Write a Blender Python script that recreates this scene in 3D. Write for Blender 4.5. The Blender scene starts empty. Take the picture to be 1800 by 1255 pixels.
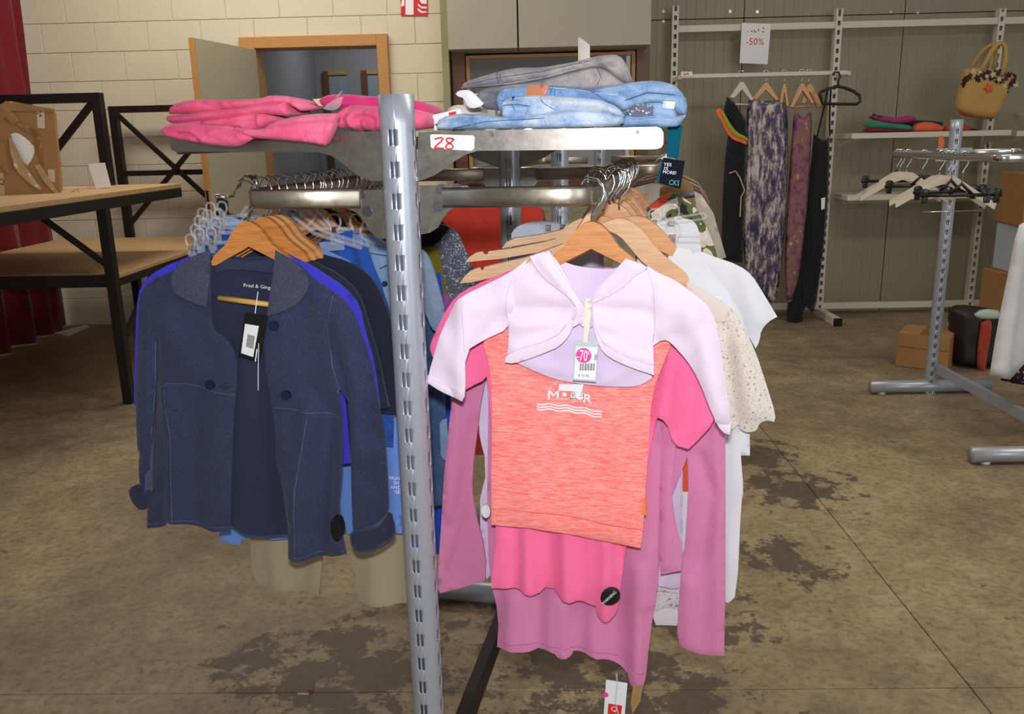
import bpy, bmesh, math, random
import numpy as np
from mathutils import Vector, Matrix
from mathutils.geometry import delaunay_2d_cdt
from mathutils.bvhtree import BVHTree
random.seed(7); rng = np.random.default_rng(7)
SC = bpy.context.scene; COL = SC.collection
# ------------------------------------------------------------------ camera
F = 1500.0; H = 1.45
PITCH, YAW, ROLL = math.radians(14.3), math.radians(1.4), math.radians(1.3)
RM = Matrix.Rotation(YAW, 3, 'Z') @ Matrix.Rotation(math.pi/2-PITCH, 3, 'X') @ Matrix.Rotation(-ROLL, 3, 'Z')
cd = bpy.data.cameras.new('camera'); cam = bpy.data.objects.new('camera', cd); COL.objects.link(cam)
cam.matrix_world = Matrix.Translation((0, 0, H)) @ RM.to_4x4()
cd.sensor_fit = 'HORIZONTAL'; cd.sensor_width = 36.0; cd.lens = 36.0*F/1800.0
cd.clip_start = .05; cd.clip_end = 60
SC.camera = cam
# ------------------------------------------------------------------ world, lights, exposure
wd = bpy.data.worlds.new('world'); SC.world = wd; wd.use_nodes = True
wd.node_tree.nodes['Background'].inputs[0].default_value = (1.0, .95, .87, 1)
wd.node_tree.nodes['Background'].inputs[1].default_value = .26
def area(name, loc, target, sx, sy, power, col):
    l = bpy.data.lights.new(name, 'AREA'); l.shape = 'RECTANGLE'; l.size = sx; l.size_y = sy; l.energy = power; l.color = col
    o = bpy.data.objects.new(name, l); COL.objects.link(o); o.location = loc
    o.rotation_euler = (Vector(target)-Vector(loc)).to_track_quat('-Z', 'Y').to_euler(); return o
area('camera_flash', (.0, -.01, H+.13), (.0, 2.2, 1.15), .07, .045, 23, (.98, .98, 1))
area('ceiling_tubes_over_left_wall', (-2.0, 5.4, 3.7), (-2.0, 6.2, 0), 2.4, .5, 60, (1, .92, .81))
area('ceiling_tubes_over_racks', (1.6, 2.6, 3.7), (1.6, 3.4, 0), 2.4, .5, 50, (1, .9, .74))
area('corridor_lamp', (-1.45, 8.7, 2.75), (-1.45, 9.2, 0), .6, .3, 9, (.85, .93, 1))
area('daylight_from_loading_door', (4.2, -2.5, 2.0), (.5, 5, 1.0), 2.2, 2.4, 70, (.9, .95, 1))
SC.view_settings.view_transform = 'Standard'; SC.view_settings.look = 'None'
SC.view_settings.exposure = 0.0; SC.view_settings.gamma = 1.0; SC.view_settings.use_curve_mapping = False
# ------------------------------------------------------------------ pixel helpers (directions only)
def ray(px, py): return RM @ Vector(((px-900)/F, -(py-627.5)/F, -1.0))
CAM = Vector((0, 0, H))
def G(px, py, z=0.0):
    d = ray(px, py); return CAM + d*((z-H)/d.z)
def W(px, py, Y):
    d = ray(px, py); return CAM + d*(Y/d.y)
def WX(px, py, X):
    d = ray(px, py); return CAM + d*(X/d.x)
class Plane:                       # vertical plane: origin o, horizontal axis a, normal n towards the viewer
    def __init__(s, o, a):
        s.o = Vector(o); s.a = Vector(a).normalized(); s.n = Vector((s.a.y, -s.a.x, 0))
    def px(s, x, y):
        d = ray(x, y); t = (s.o-CAM).dot(s.n)/d.dot(s.n); q = CAM+d*t-s.o
        return (q.dot(s.a), q.z)
    def pt(s, S, Z, N=0): return s.o + s.a*S + Vector((0, 0, Z)) + s.n*N
TH = math.radians(10); UU = Vector((math.sin(TH), math.cos(TH), 0)); VV = Vector((math.cos(TH), -math.sin(TH), 0)); O0 = Vector((-.2225, 1.5, 0))
def RK(u, v=0, z=0): return O0+UU*u+VV*v+Vector((0, 0, z))
def PU(u, yaw=0, v=0):
    a = math.radians(yaw); ax = VV*math.cos(a)+UU*math.sin(a)
    return Plane(RK(u, v), ax)
def PY(Y): return Plane((0, Y, 0), (1, 0, 0))
def pts(s): return [tuple(float(c) for c in p.split(',')) for p in s.split()]
# ------------------------------------------------------------------ object helpers
def tag(o, label=None, cat=None, group=None, kind=None):
    if label: o['label'] = label
    if cat: o['category'] = cat
    if group: o['group'] = group
    if kind: o['kind'] = kind
    return o
def thing(name, label, cat, loc, group=None):
    o = bpy.data.objects.new(name, None); o.empty_display_size = .05; COL.objects.link(o); o.location = loc
    return tag(o, label, cat, group)
def wpos(o):
    p = Vector(o.location)
    while o.parent: o = o.parent; p += o.location
    return p
def obj(name, vs, fs, mat, par=None, smooth=False):
    vs = np.array([tuple(v) for v in vs], dtype=float)
    if par is not None: off = np.array(wpos(par)); loc = (0, 0, 0)
    else:
        mn, mx = vs.min(0), vs.max(0); off = np.array([(mn[0]+mx[0])/2, (mn[1]+mx[1])/2, mn[2]]); loc = off
    m = bpy.data.meshes.new(name); m.from_pydata((vs-off).tolist(), [], fs); m.update()
    if smooth: m.polygons.foreach_set('use_smooth', [True]*len(m.polygons))
    if mat: m.materials.append(mat)
    o = bpy.data.objects.new(name, m); COL.objects.link(o)
    if par is not None: o.parent = par
    else: o.location = loc
    return o
def boxm(c, size, ax=None, bev=0.0):
    """verts, faces of a box, chamfered when bev>0"""
    X, Y, Z = ax or (Vector((1, 0, 0)), Vector((0, 1, 0)), Vector((0, 0, 1)))
    c = Vector(c); bm = bmesh.new(); bmesh.ops.create_cube(bm, size=1)
    for v in bm.verts: v.co = Vector((v.co.x*size[0], v.co.y*size[1], v.co.z*size[2]))
    if bev > 0: bmesh.ops.bevel(bm, geom=bm.edges[:], offset=bev, segments=1, affect='EDGES')
    bm.verts.index_update()
    vs = [c+X*v.co.x+Y*v.co.y+Z*v.co.z for v in bm.verts]; fs = [[v.index for v in f.verts] for f in bm.faces]; bm.free(); return vs, fs
def join(*ms):
    V_, F_ = [], []
    for v, f in ms:
        n = len(V_); V_ += list(v); F_ += [[i+n for i in q] for q in f]
    return V_, F_
def box(name, c, size, mat, par=None, ax=None, bev=.002): return obj(name, *boxm(c, size, ax, bev), mat, par)
def b2(name, p, q, mat, par=None, bev=.002):
    p, q = Vector(p), Vector(q); return box(name, (p+q)/2, [abs(a) for a in (q-p)], mat, par, None, bev)
def barm(p, q, w, h, bev=0.0):
    """square bar from p to q: w across, h upright"""
    p, q = Vector(p), Vector(q); d = (q-p); L = d.length; d.normalize()
    up = Vector((0, 0, 1)) if abs(d.z) < .95 else Vector((0, 1, 0))
    x = d.cross(up).normalized(); y = x.cross(d)
    return boxm((p+q)/2, (w, L, h), (x, d, y), bev)
def tubem(P, r, n=8, closed=False):
    P = [Vector(p) for p in P]; N = len(P); V_, F_ = [], []; prev = None
    for i, p in enumerate(P):
        if closed: d = P[(i+1) % N]-P[i-1]
        else: d = P[min(i+1, N-1)]-P[max(i-1, 0)]
        d.normalize()
        if prev is None:
            x = d.orthogonal().normalized()
        else:
            x = (prev-d*prev.dot(d)).normalized()
        prev = x; y = d.cross(x); rr = r[i] if isinstance(r, (list, tuple)) else r
        V_ += [p+(x*math.cos(2*math.pi*k/n)+y*math.sin(2*math.pi*k/n))*rr for k in range(n)]
    for i in range(N if closed else N-1):
        j = (i+1) % N
        F_ += [[i*n+k, i*n+(k+1) % n, j*n+(k+1) % n, j*n+k] for k in range(n)]
    if not closed: F_ += [list(range(n))[::-1], [(N-1)*n+k for k in range(n)]]
    return V_, F_
def tube(name, P, r, mat, par=None, n=8, closed=False): return obj(name, *tubem(P, r, n, closed), mat, par, True)
def ribbonm(P, wv, hv):
    """sweep a rounded-rect section (half sizes wv across, hv upright) along a horizontal path"""
    P = [Vector(p) for p in P]; N = len(P); V_, F_ = [], []
    c = .35; sec = [(-1, -1+c), (-1+c, -1), (1-c, -1), (1, -1+c), (1, 1-c), (1-c, 1), (-1+c, 1), (-1, 1-c)]
    for i, p in enumerate(P):
        d = (P[min(i+1, N-1)]-P[max(i-1, 0)]); d.z = 0; d.normalize(); x = Vector((d.y, -d.x, 0))
        V_ += [p+x*a*wv+Vector((0, 0, b*hv)) for a, b in sec]
    n = 8
    for i in range(N-1): F_ += [[i*n+k, (i+1)*n+k, (i+1)*n+(k+1) % n, i*n+(k+1) % n] for k in range(n)]
    F_ += [list(range(n)), [(N-1)*n+k for k in range(n)][::-1]]
    return V_, F_
def chaikin(P, it=1):
    for _ in range(it):
        Q = []
        for i in range(len(P)):          # sharp corners stay, soft bends are rounded
            o, a, b = P[i-1], P[i], P[(i+1) % len(P)]
            t1 = math.atan2(a[1]-o[1], a[0]-o[0]); t2 = math.atan2(b[1]-a[1], b[0]-a[0]); tr = abs((t2-t1+math.pi) % (2*math.pi)-math.pi)
            if tr > math.radians(62): Q.append(a)
            else: Q += [(.25*o[0]+.75*a[0], .25*o[1]+.75*a[1]), (.75*a[0]+.25*b[0], .75*a[1]+.25*b[1])]
        P = Q
    return P
def resample(P, h):
    Q = []
    for i in range(len(P)):
        a, b = P[i], P[(i+1) % len(P)]; L = math.hypot(b[0]-a[0], b[1]-a[1]); n = max(1, int(round(L/h)))
        Q += [(a[0]+(b[0]-a[0])*k/n, a[1]+(b[1]-a[1])*k/n) for k in range(n)]
    out = [Q[0]]
    for q in Q[1:]:
        if math.hypot(q[0]-out[-1][0], q[1]-out[-1][1]) > h*.25: out.append(q)
    if math.hypot(out[0][0]-out[-1][0], out[0][1]-out[-1][1]) < h*.25: out.pop()
    return out
def segdist(X, P, closed=True):
    P = np.array(P); A = P; B = np.roll(P, -1, 0)
    if not closed: A, B = P[:-1], P[1:]
    best = np.full(len(X), 1e9)
    for a, b in zip(A, B):
        d = b-a; L = (d*d).sum()+1e-12; t = np.clip(((X-a)@d)/L, 0, 1); q = a+t[:, None]*d
        best = np.minimum(best, ((X-q)**2).sum(1))
    return np.sqrt(best)
def inside(X, P):
    P = np.array(P); r = np.zeros(len(X), bool); j = len(P)-1
    for i in range(len(P)):
        xi, yi = P[i]; xj, yj = P[j]
        if yi != yj:
            c = ((yi > X[:, 1]) != (yj > X[:, 1])) & (X[:, 0] < (xj-xi)*(X[:, 1]-yi)/(yj-yi)+xi); r ^= c
        j = i
    return r
def ccw(S):
    A = sum(S[i][0]*S[(i+1) % len(S)][1]-S[(i+1) % len(S)][0]*S[i][1] for i in range(len(S)))
    return S if A > 0 else list(S)[::-1]
def fill(P, res):
    """triangulated inside of outline P (list of 2D points) at grid size res"""
    B = ccw(resample(P, res)); b = np.array(B); mn, mx = b.min(0), b.max(0)
    gx = np.arange(mn[0], mx[0], res); gy = np.arange(mn[1], mx[1], res*.866)
    X = np.array([(x+(res/2 if k % 2 else 0), y) for k, y in enumerate(gy) for x in gx]) if len(gx) and len(gy) else np.zeros((0, 2))
    if len(X):
        X = X[inside(X, b)]
        if len(X): X = X[segdist(X, b) > res*.45]
    allv = [Vector(p) for p in B]+[Vector(p) for p in X]; n = len(B)
    r = delaunay_2d_cdt(allv, [(i, (i+1) % n) for i in range(n)], [list(range(n))], 1, 1e-7, False)
    V_ = np.array([(v.x, v.y) for v in r[0]]); T = [list(f) for f in r[2]]
    ok = inside(np.array([V_[f].mean(0) for f in T]), b); return V_, [f for f, k in zip(T, ok) if k], b
def sheet(name, outl, mat, par, P, t=.005, w=.02, off=0.0, res=.012, folds=(), wave=None, smooth=1, local=False, crumple=.0022, sd=0, back=None):
    """soft cloth piece: an outline filled, swelled to thickness t each side over rim width w, with folds
    folds: (pixel polyline, height m, width m); wave: (length m, height m, slant, phase)"""
    w = min(w, .009) if t < .02 else w; t = min(t*.6, .006) if t < .02 and back is None else t
    L = pts(outl) if isinstance(outl, str) else outl
    S = L if local else [P.px(*p) for p in L]
    if smooth: S = chaikin(S, smooth)
    V2, T, b = fill(S, res); d = segdist(V2, b); rim = d < 1e-5
    k = np.clip(d/w, 0, 1); prof = np.sqrt(np.maximum(0, 1-(1-k)**2)); f = np.zeros(len(V2))
    for q, a, wd_ in folds:
        q = pts(q) if isinstance(q, str) else q
        q = q if local else [P.px(*p) for p in q]
        dd = segdist(V2, q, False); f += (a if back is not None or t >= .02 else a*1.5)*np.exp(-(dd/wd_)**2)
    if wave:
        zt, zb = V2[:, 1].max(), V2[:, 1].min(); g = np.clip((zt-V2[:, 1])/(zt-zb+1e-9), 0, 1)
        f += wave[1]*(.15+.85*g)*(np.sin(2*math.pi*V2[:, 0]/wave[0]+wave[3]+wave[2]*V2[:, 1]*10)+.5*np.sin(2*math.pi*V2[:, 0]/wave[0]*1.73+1.3*wave[3]))
    if crumple:
        rs = np.random.default_rng(sd+11)
        for _ in range(7):
            an = rs.uniform(0, math.pi); kf = rs.uniform(20, 75); ph = rs.uniform(0, 6.28)
            f += crumple/3*np.sin(kf*(V2[:, 0]*math.cos(an)+V2[:, 1]*math.sin(an))+ph+2*np.sin(18*V2[:, 0]+ph*2))
    tb = t if back is None else back; n = len(V2); ff = f*(.25+.75*prof)
    a0 = V2[T[0][1]]-V2[T[0][0]]; a1 = V2[T[0][2]]-V2[T[0][0]]
    Fr = [q if (V2[q[1]]-V2[q[0]])[0]*(V2[q[2]]-V2[q[0]])[1]-(V2[q[1]]-V2[q[0]])[1]*(V2[q[2]]-V2[q[0]])[0] > 0 else q[::-1] for q in T]
    if back is None and t < .02:          # cut cloth: flat faces and a thin edge all round
        k2 = .55+.45*prof*prof; V_ = [P.pt(V2[i, 0], V2[i, 1], off+t*k2[i]+f[i]) for i in range(n)]+[P.pt(V2[i, 0], V2[i, 1], off-t*k2[i]+f[i]) for i in range(n)]
        Fs = Fr+[[i+n for i in q[::-1]] for q in Fr]; cnt = {}
        for q in Fr:
            for j in range(3): e = (q[j], q[(j+1) % 3]); cnt[e] = 1
        side = [e for e in cnt if (e[1], e[0]) not in cnt]; Fs += [[b_, a_, a_+n, b_+n] for a_, b_ in side]
        o = obj(name, V_, Fs, mat, par, True); sh = set()
        for a_, b_ in side: sh.add((min(a_, b_), max(a_, b_))); sh.add((min(a_, b_)+n, max(a_, b_)+n))
        o.data.edges.foreach_set('use_edge_sharp', [tuple(sorted(e.vertices)) in sh for e in o.data.edges]); return o
    fr = off+t*prof+ff; bk = off-tb*prof+(ff if back is None else 0); bk = np.where(rim, fr, bk)
    V_ = [P.pt(V2[i, 0], V2[i, 1], fr[i]) for i in range(n)]; idx = {}
    for i in range(n):
        if rim[i]: idx[i] = i
        else: idx[i] = len(V_); V_.append(P.pt(V2[i, 0], V2[i, 1], bk[i]))
    Fs = Fr+[[idx[i] for i in q[::-1]] for q in Fr if not all(rim[i] for i in q)]
    return obj(name, V_, Fs, mat, par, True)
def prismm(S, P, n0, n1):
    """outline S (plane coordinates) extruded from offset n0 (back) to n1 (front)"""
    S = ccw(S); n = len(S); V_ = [P.pt(x, z, n1) for x, z in S]+[P.pt(x, z, n0) for x, z in S]
    r = delaunay_2d_cdt([Vector(p) for p in S], [(i, (i+1) % n) for i in range(n)], [list(range(n))], 1, 1e-7, False)
    if len(r[0]) == n:
        T = []
        for f in r[2]:
            f = list(f); p, q, s = [r[0][i] for i in f[:3]]
            if (q.x-p.x)*(s.y-p.y)-(q.y-p.y)*(s.x-p.x) < 0: f = f[::-1]
            T.append(f)
        m = {i: min(range(n), key=lambda j: (S[j][0]-r[0][i].x)**2+(S[j][1]-r[0][i].y)**2) for i in range(n)}
        T = [[m[i] for i in f] for f in T]
        ok = inside(np.array([np.mean([S[i] for i in f], axis=0) for f in T]), np.array(S)); T = [f for f, k in zip(T, ok) if k]
    else: T = [list(range(n))]
    Fs = T+[[i+n for i in f[::-1]] for f in T]+[[i, i+n, (i+1) % n+n, (i+1) % n] for i in range(n)]
    return V_, Fs
def prism(name, outl, mat, par, P, n0, n1, smooth=0, local=False):
    L = pts(outl) if isinstance(outl, str) else outl
    S = L if local else [P.px(*p) for p in L]
    if smooth: S = chaikin(S, smooth)
    return obj(name, *prismm(S, P, n0, n1), mat, par)
def disc(name, c, r, mat, par, P, n0, n1, n=16, ry=None, tilt=0):
    x, z = P.px(*c); ry = ry or r; ct, st = math.cos(tilt), math.sin(tilt)
    S = []
    for k in range(n):
        a = 2*math.pi*k/n; p, q = r*math.cos(a), ry*math.sin(a); S.append((x+p*ct-q*st, z+p*st+q*ct))
    return obj(name, *prismm(S, P, n0, n1), mat, par)
def text(name, s, c, hpx, mat, par, P, off, rot=0, sx=1.0, wpx=None):
    """flat printed lettering, centred on pixel c with cap height hpx"""
    cu = bpy.data.curves.new(name, 'FONT'); cu.body = s; cu.align_x = 'CENTER'; cu.align_y = 'CENTER'; cu.resolution_u = 2
    to = bpy.data.objects.new(name+'_tmp', cu); COL.objects.link(to); bpy.context.view_layer.update()
    m = bpy.data.meshes.new_from_object(to.evaluated_get(bpy.context.evaluated_depsgraph_get()))
    vs = np.array([v.co[:2] for v in m.vertices]); fs = [list(p.vertices) for p in m.polygons]
    bpy.data.objects.remove(to); bpy.data.curves.remove(cu); bpy.data.meshes.remove(m)
    vs -= (vs.min(0)+vs.max(0))/2; ext = vs.max(0)-vs.min(0)
    x0, z0 = P.px(*c); x1, z1 = P.px(c[0], c[1]+hpx); k = abs(z1-z0)/ext[1]; kx = k*sx
    if wpx: kx = abs(P.px(c[0]+wpx, c[1])[0]-x0)/ext[0]
    a = math.radians(rot); V_ = []
    for x, y in vs:
        x, y = x*kx, y*k; V_.append(P.pt(x0+x*math.cos(a)-y*math.sin(a), z0+x*math.sin(a)+y*math.cos(a), off))
    return obj(name, V_, fs, mat, par)
def surf(th):
    """searchable surface of a thing's cloth parts"""
    V_, F_ = [], []
    for c in ([th] if th.type == 'MESH' else [])+[c for c in th.children if c.type == 'MESH' and len(c.data.vertices) > 60]:
        o = wpos(c); n = len(V_); V_ += [v.co+o for v in c.data.vertices]; F_ += [[i+n for i in p.vertices] for p in c.data.polygons]
    return BVHTree.FromPolygons(V_, F_)
def conform(o, bvh, P, lift=.0008):
    """lay a flat print or seam onto the cloth in front of which it floats"""
    b = wpos(o)
    for v in o.data.vertices:
        w_ = v.co+b; h = bvh.ray_cast(w_+P.n*.15, -P.n, .3)[0]
        if h is not None: v.co = h+P.n*lift-b
    return o
# ------------------------------------------------------------------ materials
def lin(c):
    return tuple(((v/255)/12.92 if v/255 <= .04045 else ((v/255+.055)/1.055)**2.4) for v in c)
class NT:
    def __init__(s, name):
        s.m = bpy.data.materials.new(name); s.m.use_nodes = True; s.t = s.m.node_tree; s.b = s.t.nodes['Principled BSDF']; s.tc = None
    def n(s, typ, **kw):
        x = s.t.nodes.new(typ)
        for k, v in kw.items():
            if k.startswith('i_'):
                key = k[2:].replace('_', ' '); x.inputs[int(key) if key.isdigit() else key].default_value = v
            else: setattr(x, k, v)
        return x
    def l(s, a, b): s.t.links.new(a, b)
    def co(s, sc=(1, 1, 1), rot=(0, 0, 0), loc=(0, 0, 0)):
        if s.tc is None: s.tc = s.n('ShaderNodeTexCoord')
        mp = s.n('ShaderNodeMapping'); mp.inputs['Scale'].default_value = sc; mp.inputs['Rotation'].default_value = rot; mp.inputs['Location'].default_value = loc
        s.l(s.tc.outputs['Object'], mp.inputs[0]); return mp.outputs[0]
    def noise(s, scale, detail=4, rough=.55, co=None, sc=(1, 1, 1)):
        x = s.n('ShaderNodeTexNoise'); x.inputs['Scale'].default_value = scale; x.inputs['Detail'].default_value = detail; x.inputs['Roughness'].default_value = rough
        s.l(co if co is not None else s.co(sc), x.inputs['Vector']); return x.outputs['Fac']
    def ramp(s, fac, stops, interp='LINEAR'):
        r = s.n('ShaderNodeValToRGB'); r.color_ramp.interpolation = interp; e = r.color_ramp.elements
        while len(e) < len(stops): e.new(.5)
        for q, (p, c) in zip(e, stops): q.position = p; q.color = (*c[:3], 1)
        s.l(fac, r.inputs[0]); return r.outputs[0]
    def mix(s, f, a, b, mode='MIX'):
        x = s.n('ShaderNodeMix', data_type='RGBA', blend_type=mode)
        for sock, v in ((x.inputs[0], f), (x.inputs[6], a), (x.inputs[7], b)):
            if isinstance(v, (int, float)): sock.default_value = v
            elif isinstance(v, tuple): sock.default_value = (*v[:3], 1)
            else: s.l(v, sock)
        return x.outputs[2]
    def math(s, op, a, b=None, clamp=False):
        x = s.n('ShaderNodeMath', operation=op, use_clamp=clamp)
        for sock, v in zip(x.inputs, (a, b)):
            if v is None: continue
            if isinstance(v, (int, float)): sock.default_value = v
            else: s.l(v, sock)
        return x.outputs[0]
    def bump(s, h, strength=.3, dist=.002):
        b = s.n('ShaderNodeBump'); b.inputs['Strength'].default_value = strength; b.inputs['Distance'].default_value = dist
        s.l(h, b.inputs['Height']); s.l(b.outputs[0], s.b.inputs['Normal'])
    def col(s, c):
        if isinstance(c, tuple): s.b.inputs['Base Color'].default_value = (*c[:3], 1)
        else: s.l(c, s.b.inputs['Base Color'])
    def set(s, **kw):
        for k, v in kw.items(): s.b.inputs[k.replace('_', ' ')].default_value = v
def plain(name, c, rough=.6, metal=0.0, var=.06, scale=30, **kw):
    t = NT(name); c = lin(c)
    t.col(t.mix(t.noise(scale, 5), tuple(v*(1-var) for v in c), tuple(min(1, v*(1+var)) for v in c)) if var else c)
    t.set(Roughness=rough, Metallic=metal, **kw); return t.m
def fabric(name, c, var=.10, fine=700, bump=.16, wr=.35, rough=.92, sheen=.15):
    t = NT(name); c = lin(c)
    f = t.noise(fine, 2, .7); g = t.noise(9, 4, .6)
    c1 = t.mix(f, tuple(v*(1-var) for v in c), tuple(min(1, v*(1+var)) for v in c))
    t.col(t.mix(t.math('MULTIPLY', g, .18), c1, tuple(v*.8 for v in c)))
    h = t.math('ADD', t.math('MULTIPLY', f, .12), t.math('MULTIPLY', t.noise(22, 4, .55), wr)); t.bump(h, bump, .004)
    t.set(Roughness=rough, Sheen_Weight=sheen); return t.m
def heather(name, c1, c2, sc=(9, 9, 60), scale=9, lo=.35, hi=.65, fine=.3):
    t = NT(name); a = t.noise(scale, 6, .75, sc=sc); f = t.noise(500, 2, .7)
    m = t.math('ADD', t.math('MULTIPLY', a, 1-fine), t.math('MULTIPLY', f, fine))
    t.col(t.ramp(m, [(lo, lin(c1)), (hi, lin(c2))])); t.bump(t.noise(25, 4), .10, .004); t.set(Roughness=.92, Sheen_Weight=.1); return t.m
def denim(name, dark, mid, light, big=5, lo=.32, hi=.68, fine=.35, fs=420):
    t = NT(name); a = t.noise(big, 5, .6); f = t.noise(fs, 2, .8, sc=(1, 1, .35))
    m = t.math('ADD', t.math('MULTIPLY', a, 1-fine), t.math('MULTIPLY', f, fine))
    t.col(t.ramp(m, [(lo, lin(dark)), ((lo+hi)/2, lin(mid)), (hi, lin(light))]))
    t.bump(t.math('ADD', t.math('MULTIPLY', f, .35), t.math('MULTIPLY', t.noise(26, 5), .4)), .25, .004); t.set(Roughness=.9, Sheen_Weight=.1); return t.m
def wood(name, c1, c2, sc=(3, 3, 40), rough=.4, scale=6, coat=.15):
    t = NT(name); n1 = t.noise(scale, 6, .65, sc=sc); t.col(t.ramp(n1, [(.3, lin(c1)), (.7, lin(c2))])); t.bump(n1, .05, .002)
    t.set(Roughness=rough, Coat_Weight=coat, Coat_Roughness=.25); return t.m
def metal(name, c, rough=.3, dirt=.12, scale=25):
    t = NT(name); c = lin(c); n1 = t.noise(scale, 6, .7); t.col(t.mix(n1, tuple(v*(1-dirt) for v in c), tuple(min(1, v*(1+dirt)) for v in c)))
    r = t.math('ADD', t.math('MULTIPLY', t.noise(60, 5, .7), .25), rough-.12); t.l(r, t.b.inputs['Roughness']); t.set(Metallic=1.0); return t.m
def clear(name, tint=(.93, .96, 1.0), rough=.06):
    t = NT(name); t.set(Roughness=rough, IOR=1.45); t.col(tint); t.b.inputs['Alpha'].default_value = .17; t.set(Specular_IOR_Level=.9); return t.m
M = {}
M['slot_shade'] = plain('slot_shade_colour', (92, 100, 116), .6, 0, .1)  # shade behind the slots, put into a darker colour
def steel_paint():
    t = NT('silver_paint'); t.col(t.mix(t.noise(70, 4), lin((166, 172, 184)), lin((182, 188, 200)))); t.set(Roughness=.36, Metallic=.45); return t.m
M['pole'] = steel_paint()
M['bracket'] = metal('bare_steel', (150, 146, 140), .33, .18, 18)
M['rail'] = metal('worn_rail_steel', (176, 168, 154), .36, .2, 30)
M['chrome'] = metal('chrome_wire', (215, 215, 218), .16, .05)
M['black_metal'] = plain('black_steel', (26, 22, 22), .5, .2, .25, 12)
M['white_metal'] = plain('white_powder_coat', (208, 202, 188), .45, 0, .05)
M['white_plastic'] = plain('white_plastic', (226, 224, 226), .4, 0, .03)
M['black_plastic'] = plain('black_plastic', (20, 20, 23), .35, 0, .1)
M['clear'] = clear('clear_plastic')
M['paper'] = plain('white_card', (232, 232, 236), .6, 0, .02)
M['red_ink'] = plain('red_marker_ink', (214, 40, 46), .6, 0, .05)
M['dark_ink'] = plain('dark_print', (40, 40, 46), .6, 0, 0)
M['white_ink'] = plain('white_print', (240, 240, 244), .6, 0, 0)
M['cardboard'] = plain('brown_cardboard', (166, 124, 80), .85, 0, .1, 14)
M['hang_orange'] = wood('varnished_beech', (176, 104, 46), (218, 148, 78))
M['hang_light'] = wood('natural_beech', (206, 160, 112), (228, 188, 146))
M['hang_mid'] = wood('honey_beech', (192, 130, 70), (220, 164, 104))
M['hang_white'] = plain('whitewashed_hanger', (214, 202, 186), .5, 0, .06)
M['dowel'] = wood('yellow_dowel', (196, 146, 74), (222, 178, 102))
# ================================================================== SETTING
YW = 7.05
# floor: slabs divided by two saw-cut joints
def floor_mat():
    t = NT('stained_concrete'); co = t.co()
    a = t.noise(1.1, 7, .62); b = t.noise(7, 8, .7); c = t.noise(38, 6, .7)
    base = t.ramp(t.math('ADD', t.math('MULTIPLY', a, .6), t.math('MULTIPLY', b, .4)), [(.34, lin((106, 92, 72))), (.5, lin((150, 131, 102))), (.66, lin((184, 163, 130)))])
    base = t.mix(t.math('MULTIPLY', t.ramp(c, [(.46, (0, 0, 0)), (.68, (1, 1, 1))]), .6), base, lin((86, 73, 57)))
    geo = t.n('ShaderNodeNewGeometry'); acc = None
    for px, py, r in ((1400, 860, .42), (1385, 985, .30), (640, 1180, .55), (960, 1130, .62), (1120, 1230, .5), (1200, 1080, .4), (460, 1160, .3), (1330, 800, .35)):
        p = G(px, py); d = t.n('ShaderNodeVectorMath', operation='DISTANCE'); t.l(geo.outputs['Position'], d.inputs[0]); d.inputs[1].default_value = p
        k = t.math('MAXIMUM', t.math('SUBTRACT', 1.0, t.math('DIVIDE', d.outputs['Value'], r)), 0.0)
        acc = k if acc is None else t.math('MAXIMUM', acc, k)
    st = t.math('ADD', t.math('ADD', t.math('MULTIPLY', t.noise(8.5, 10, .72), 1.0), t.math('MULTIPLY', acc, .27)), t.math('MULTIPLY', t.noise(30, 4), .12))
    m = t.ramp(st, [(.70, (0, 0, 0)), (.745, (1, 1, 1))])
    mm = t.math('MULTIPLY', m, .8)
    t.col(t.mix(mm, base, lin((70, 61, 56))))
    t.bump(t.math('ADD', t.math('MULTIPLY', b, .5), t.math('MULTIPLY', c, .5)), .25, .006)
    t.l(t.math('ADD', t.math('MULTIPLY', b, .35), .42), t.b.inputs['Roughness']); return t.m
M['floor'] = floor_mat()
M['joint'] = plain('joint_filler', (48, 42, 36), .9)
fl = obj('floor', *boxm((0, 3.5, -.055), (13, 15, .1)), M['joint']); tag(fl, 'brown stained concrete floor under the racks', 'floor', kind='structure')
jx, jy = 1.16, 2.02; g = .0016
for x0, x1 in ((-6.5, jx-g), (jx+g, 6.5)):
    for y0, y1 in ((-4, jy-g), (jy+g, 7.1), (7.1+.001, 11)):
        b2('slab', (x0, y0, -.006), (x1, y1, 0), M['floor'], fl, .0015)
# block wall
def block_mat():
    t = NT('cream_painted_block'); a = t.noise(2.2, 4); b = t.noise(60, 6, .7)
    t.col(t.mix(a, lin((206, 196, 172)), lin((222, 212, 190)))); t.bump(b, .5, .006); t.set(Roughness=.75); return t.m
M['block'] = block_mat(); M['mortar'] = plain('painted_mortar', (212, 202, 180), .85)
xL, xR = -5.2, -.655
dl, dr, dt = -2.24, -1.083, 2.265          # outside of the door frame
ms = [boxm(((xL+dl)/2, YW+.1, 1.75), (dl-xL, .19, 3.5)), boxm(((dr+xR)/2, YW+.1, 1.75), (xR-dr, .19, 3.5)), boxm(((dl+dr)/2, YW+.1, (dt+3.5)/2), (dr-dl, .19, 3.5-dt))]
wl = obj('wall_back', *join(*ms), M['mortar']); tag(wl, 'cream painted block wall with the open door', 'wall', kind='structure')
z0 = W(210, 39.5, YW).z; ph = (z0-W(210, 193, YW).z)/3; xa = W(167, 66, YW).x; pw = (W(354, 66, YW).x-xa)/2
r0 = int(z0/ph)+1
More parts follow.
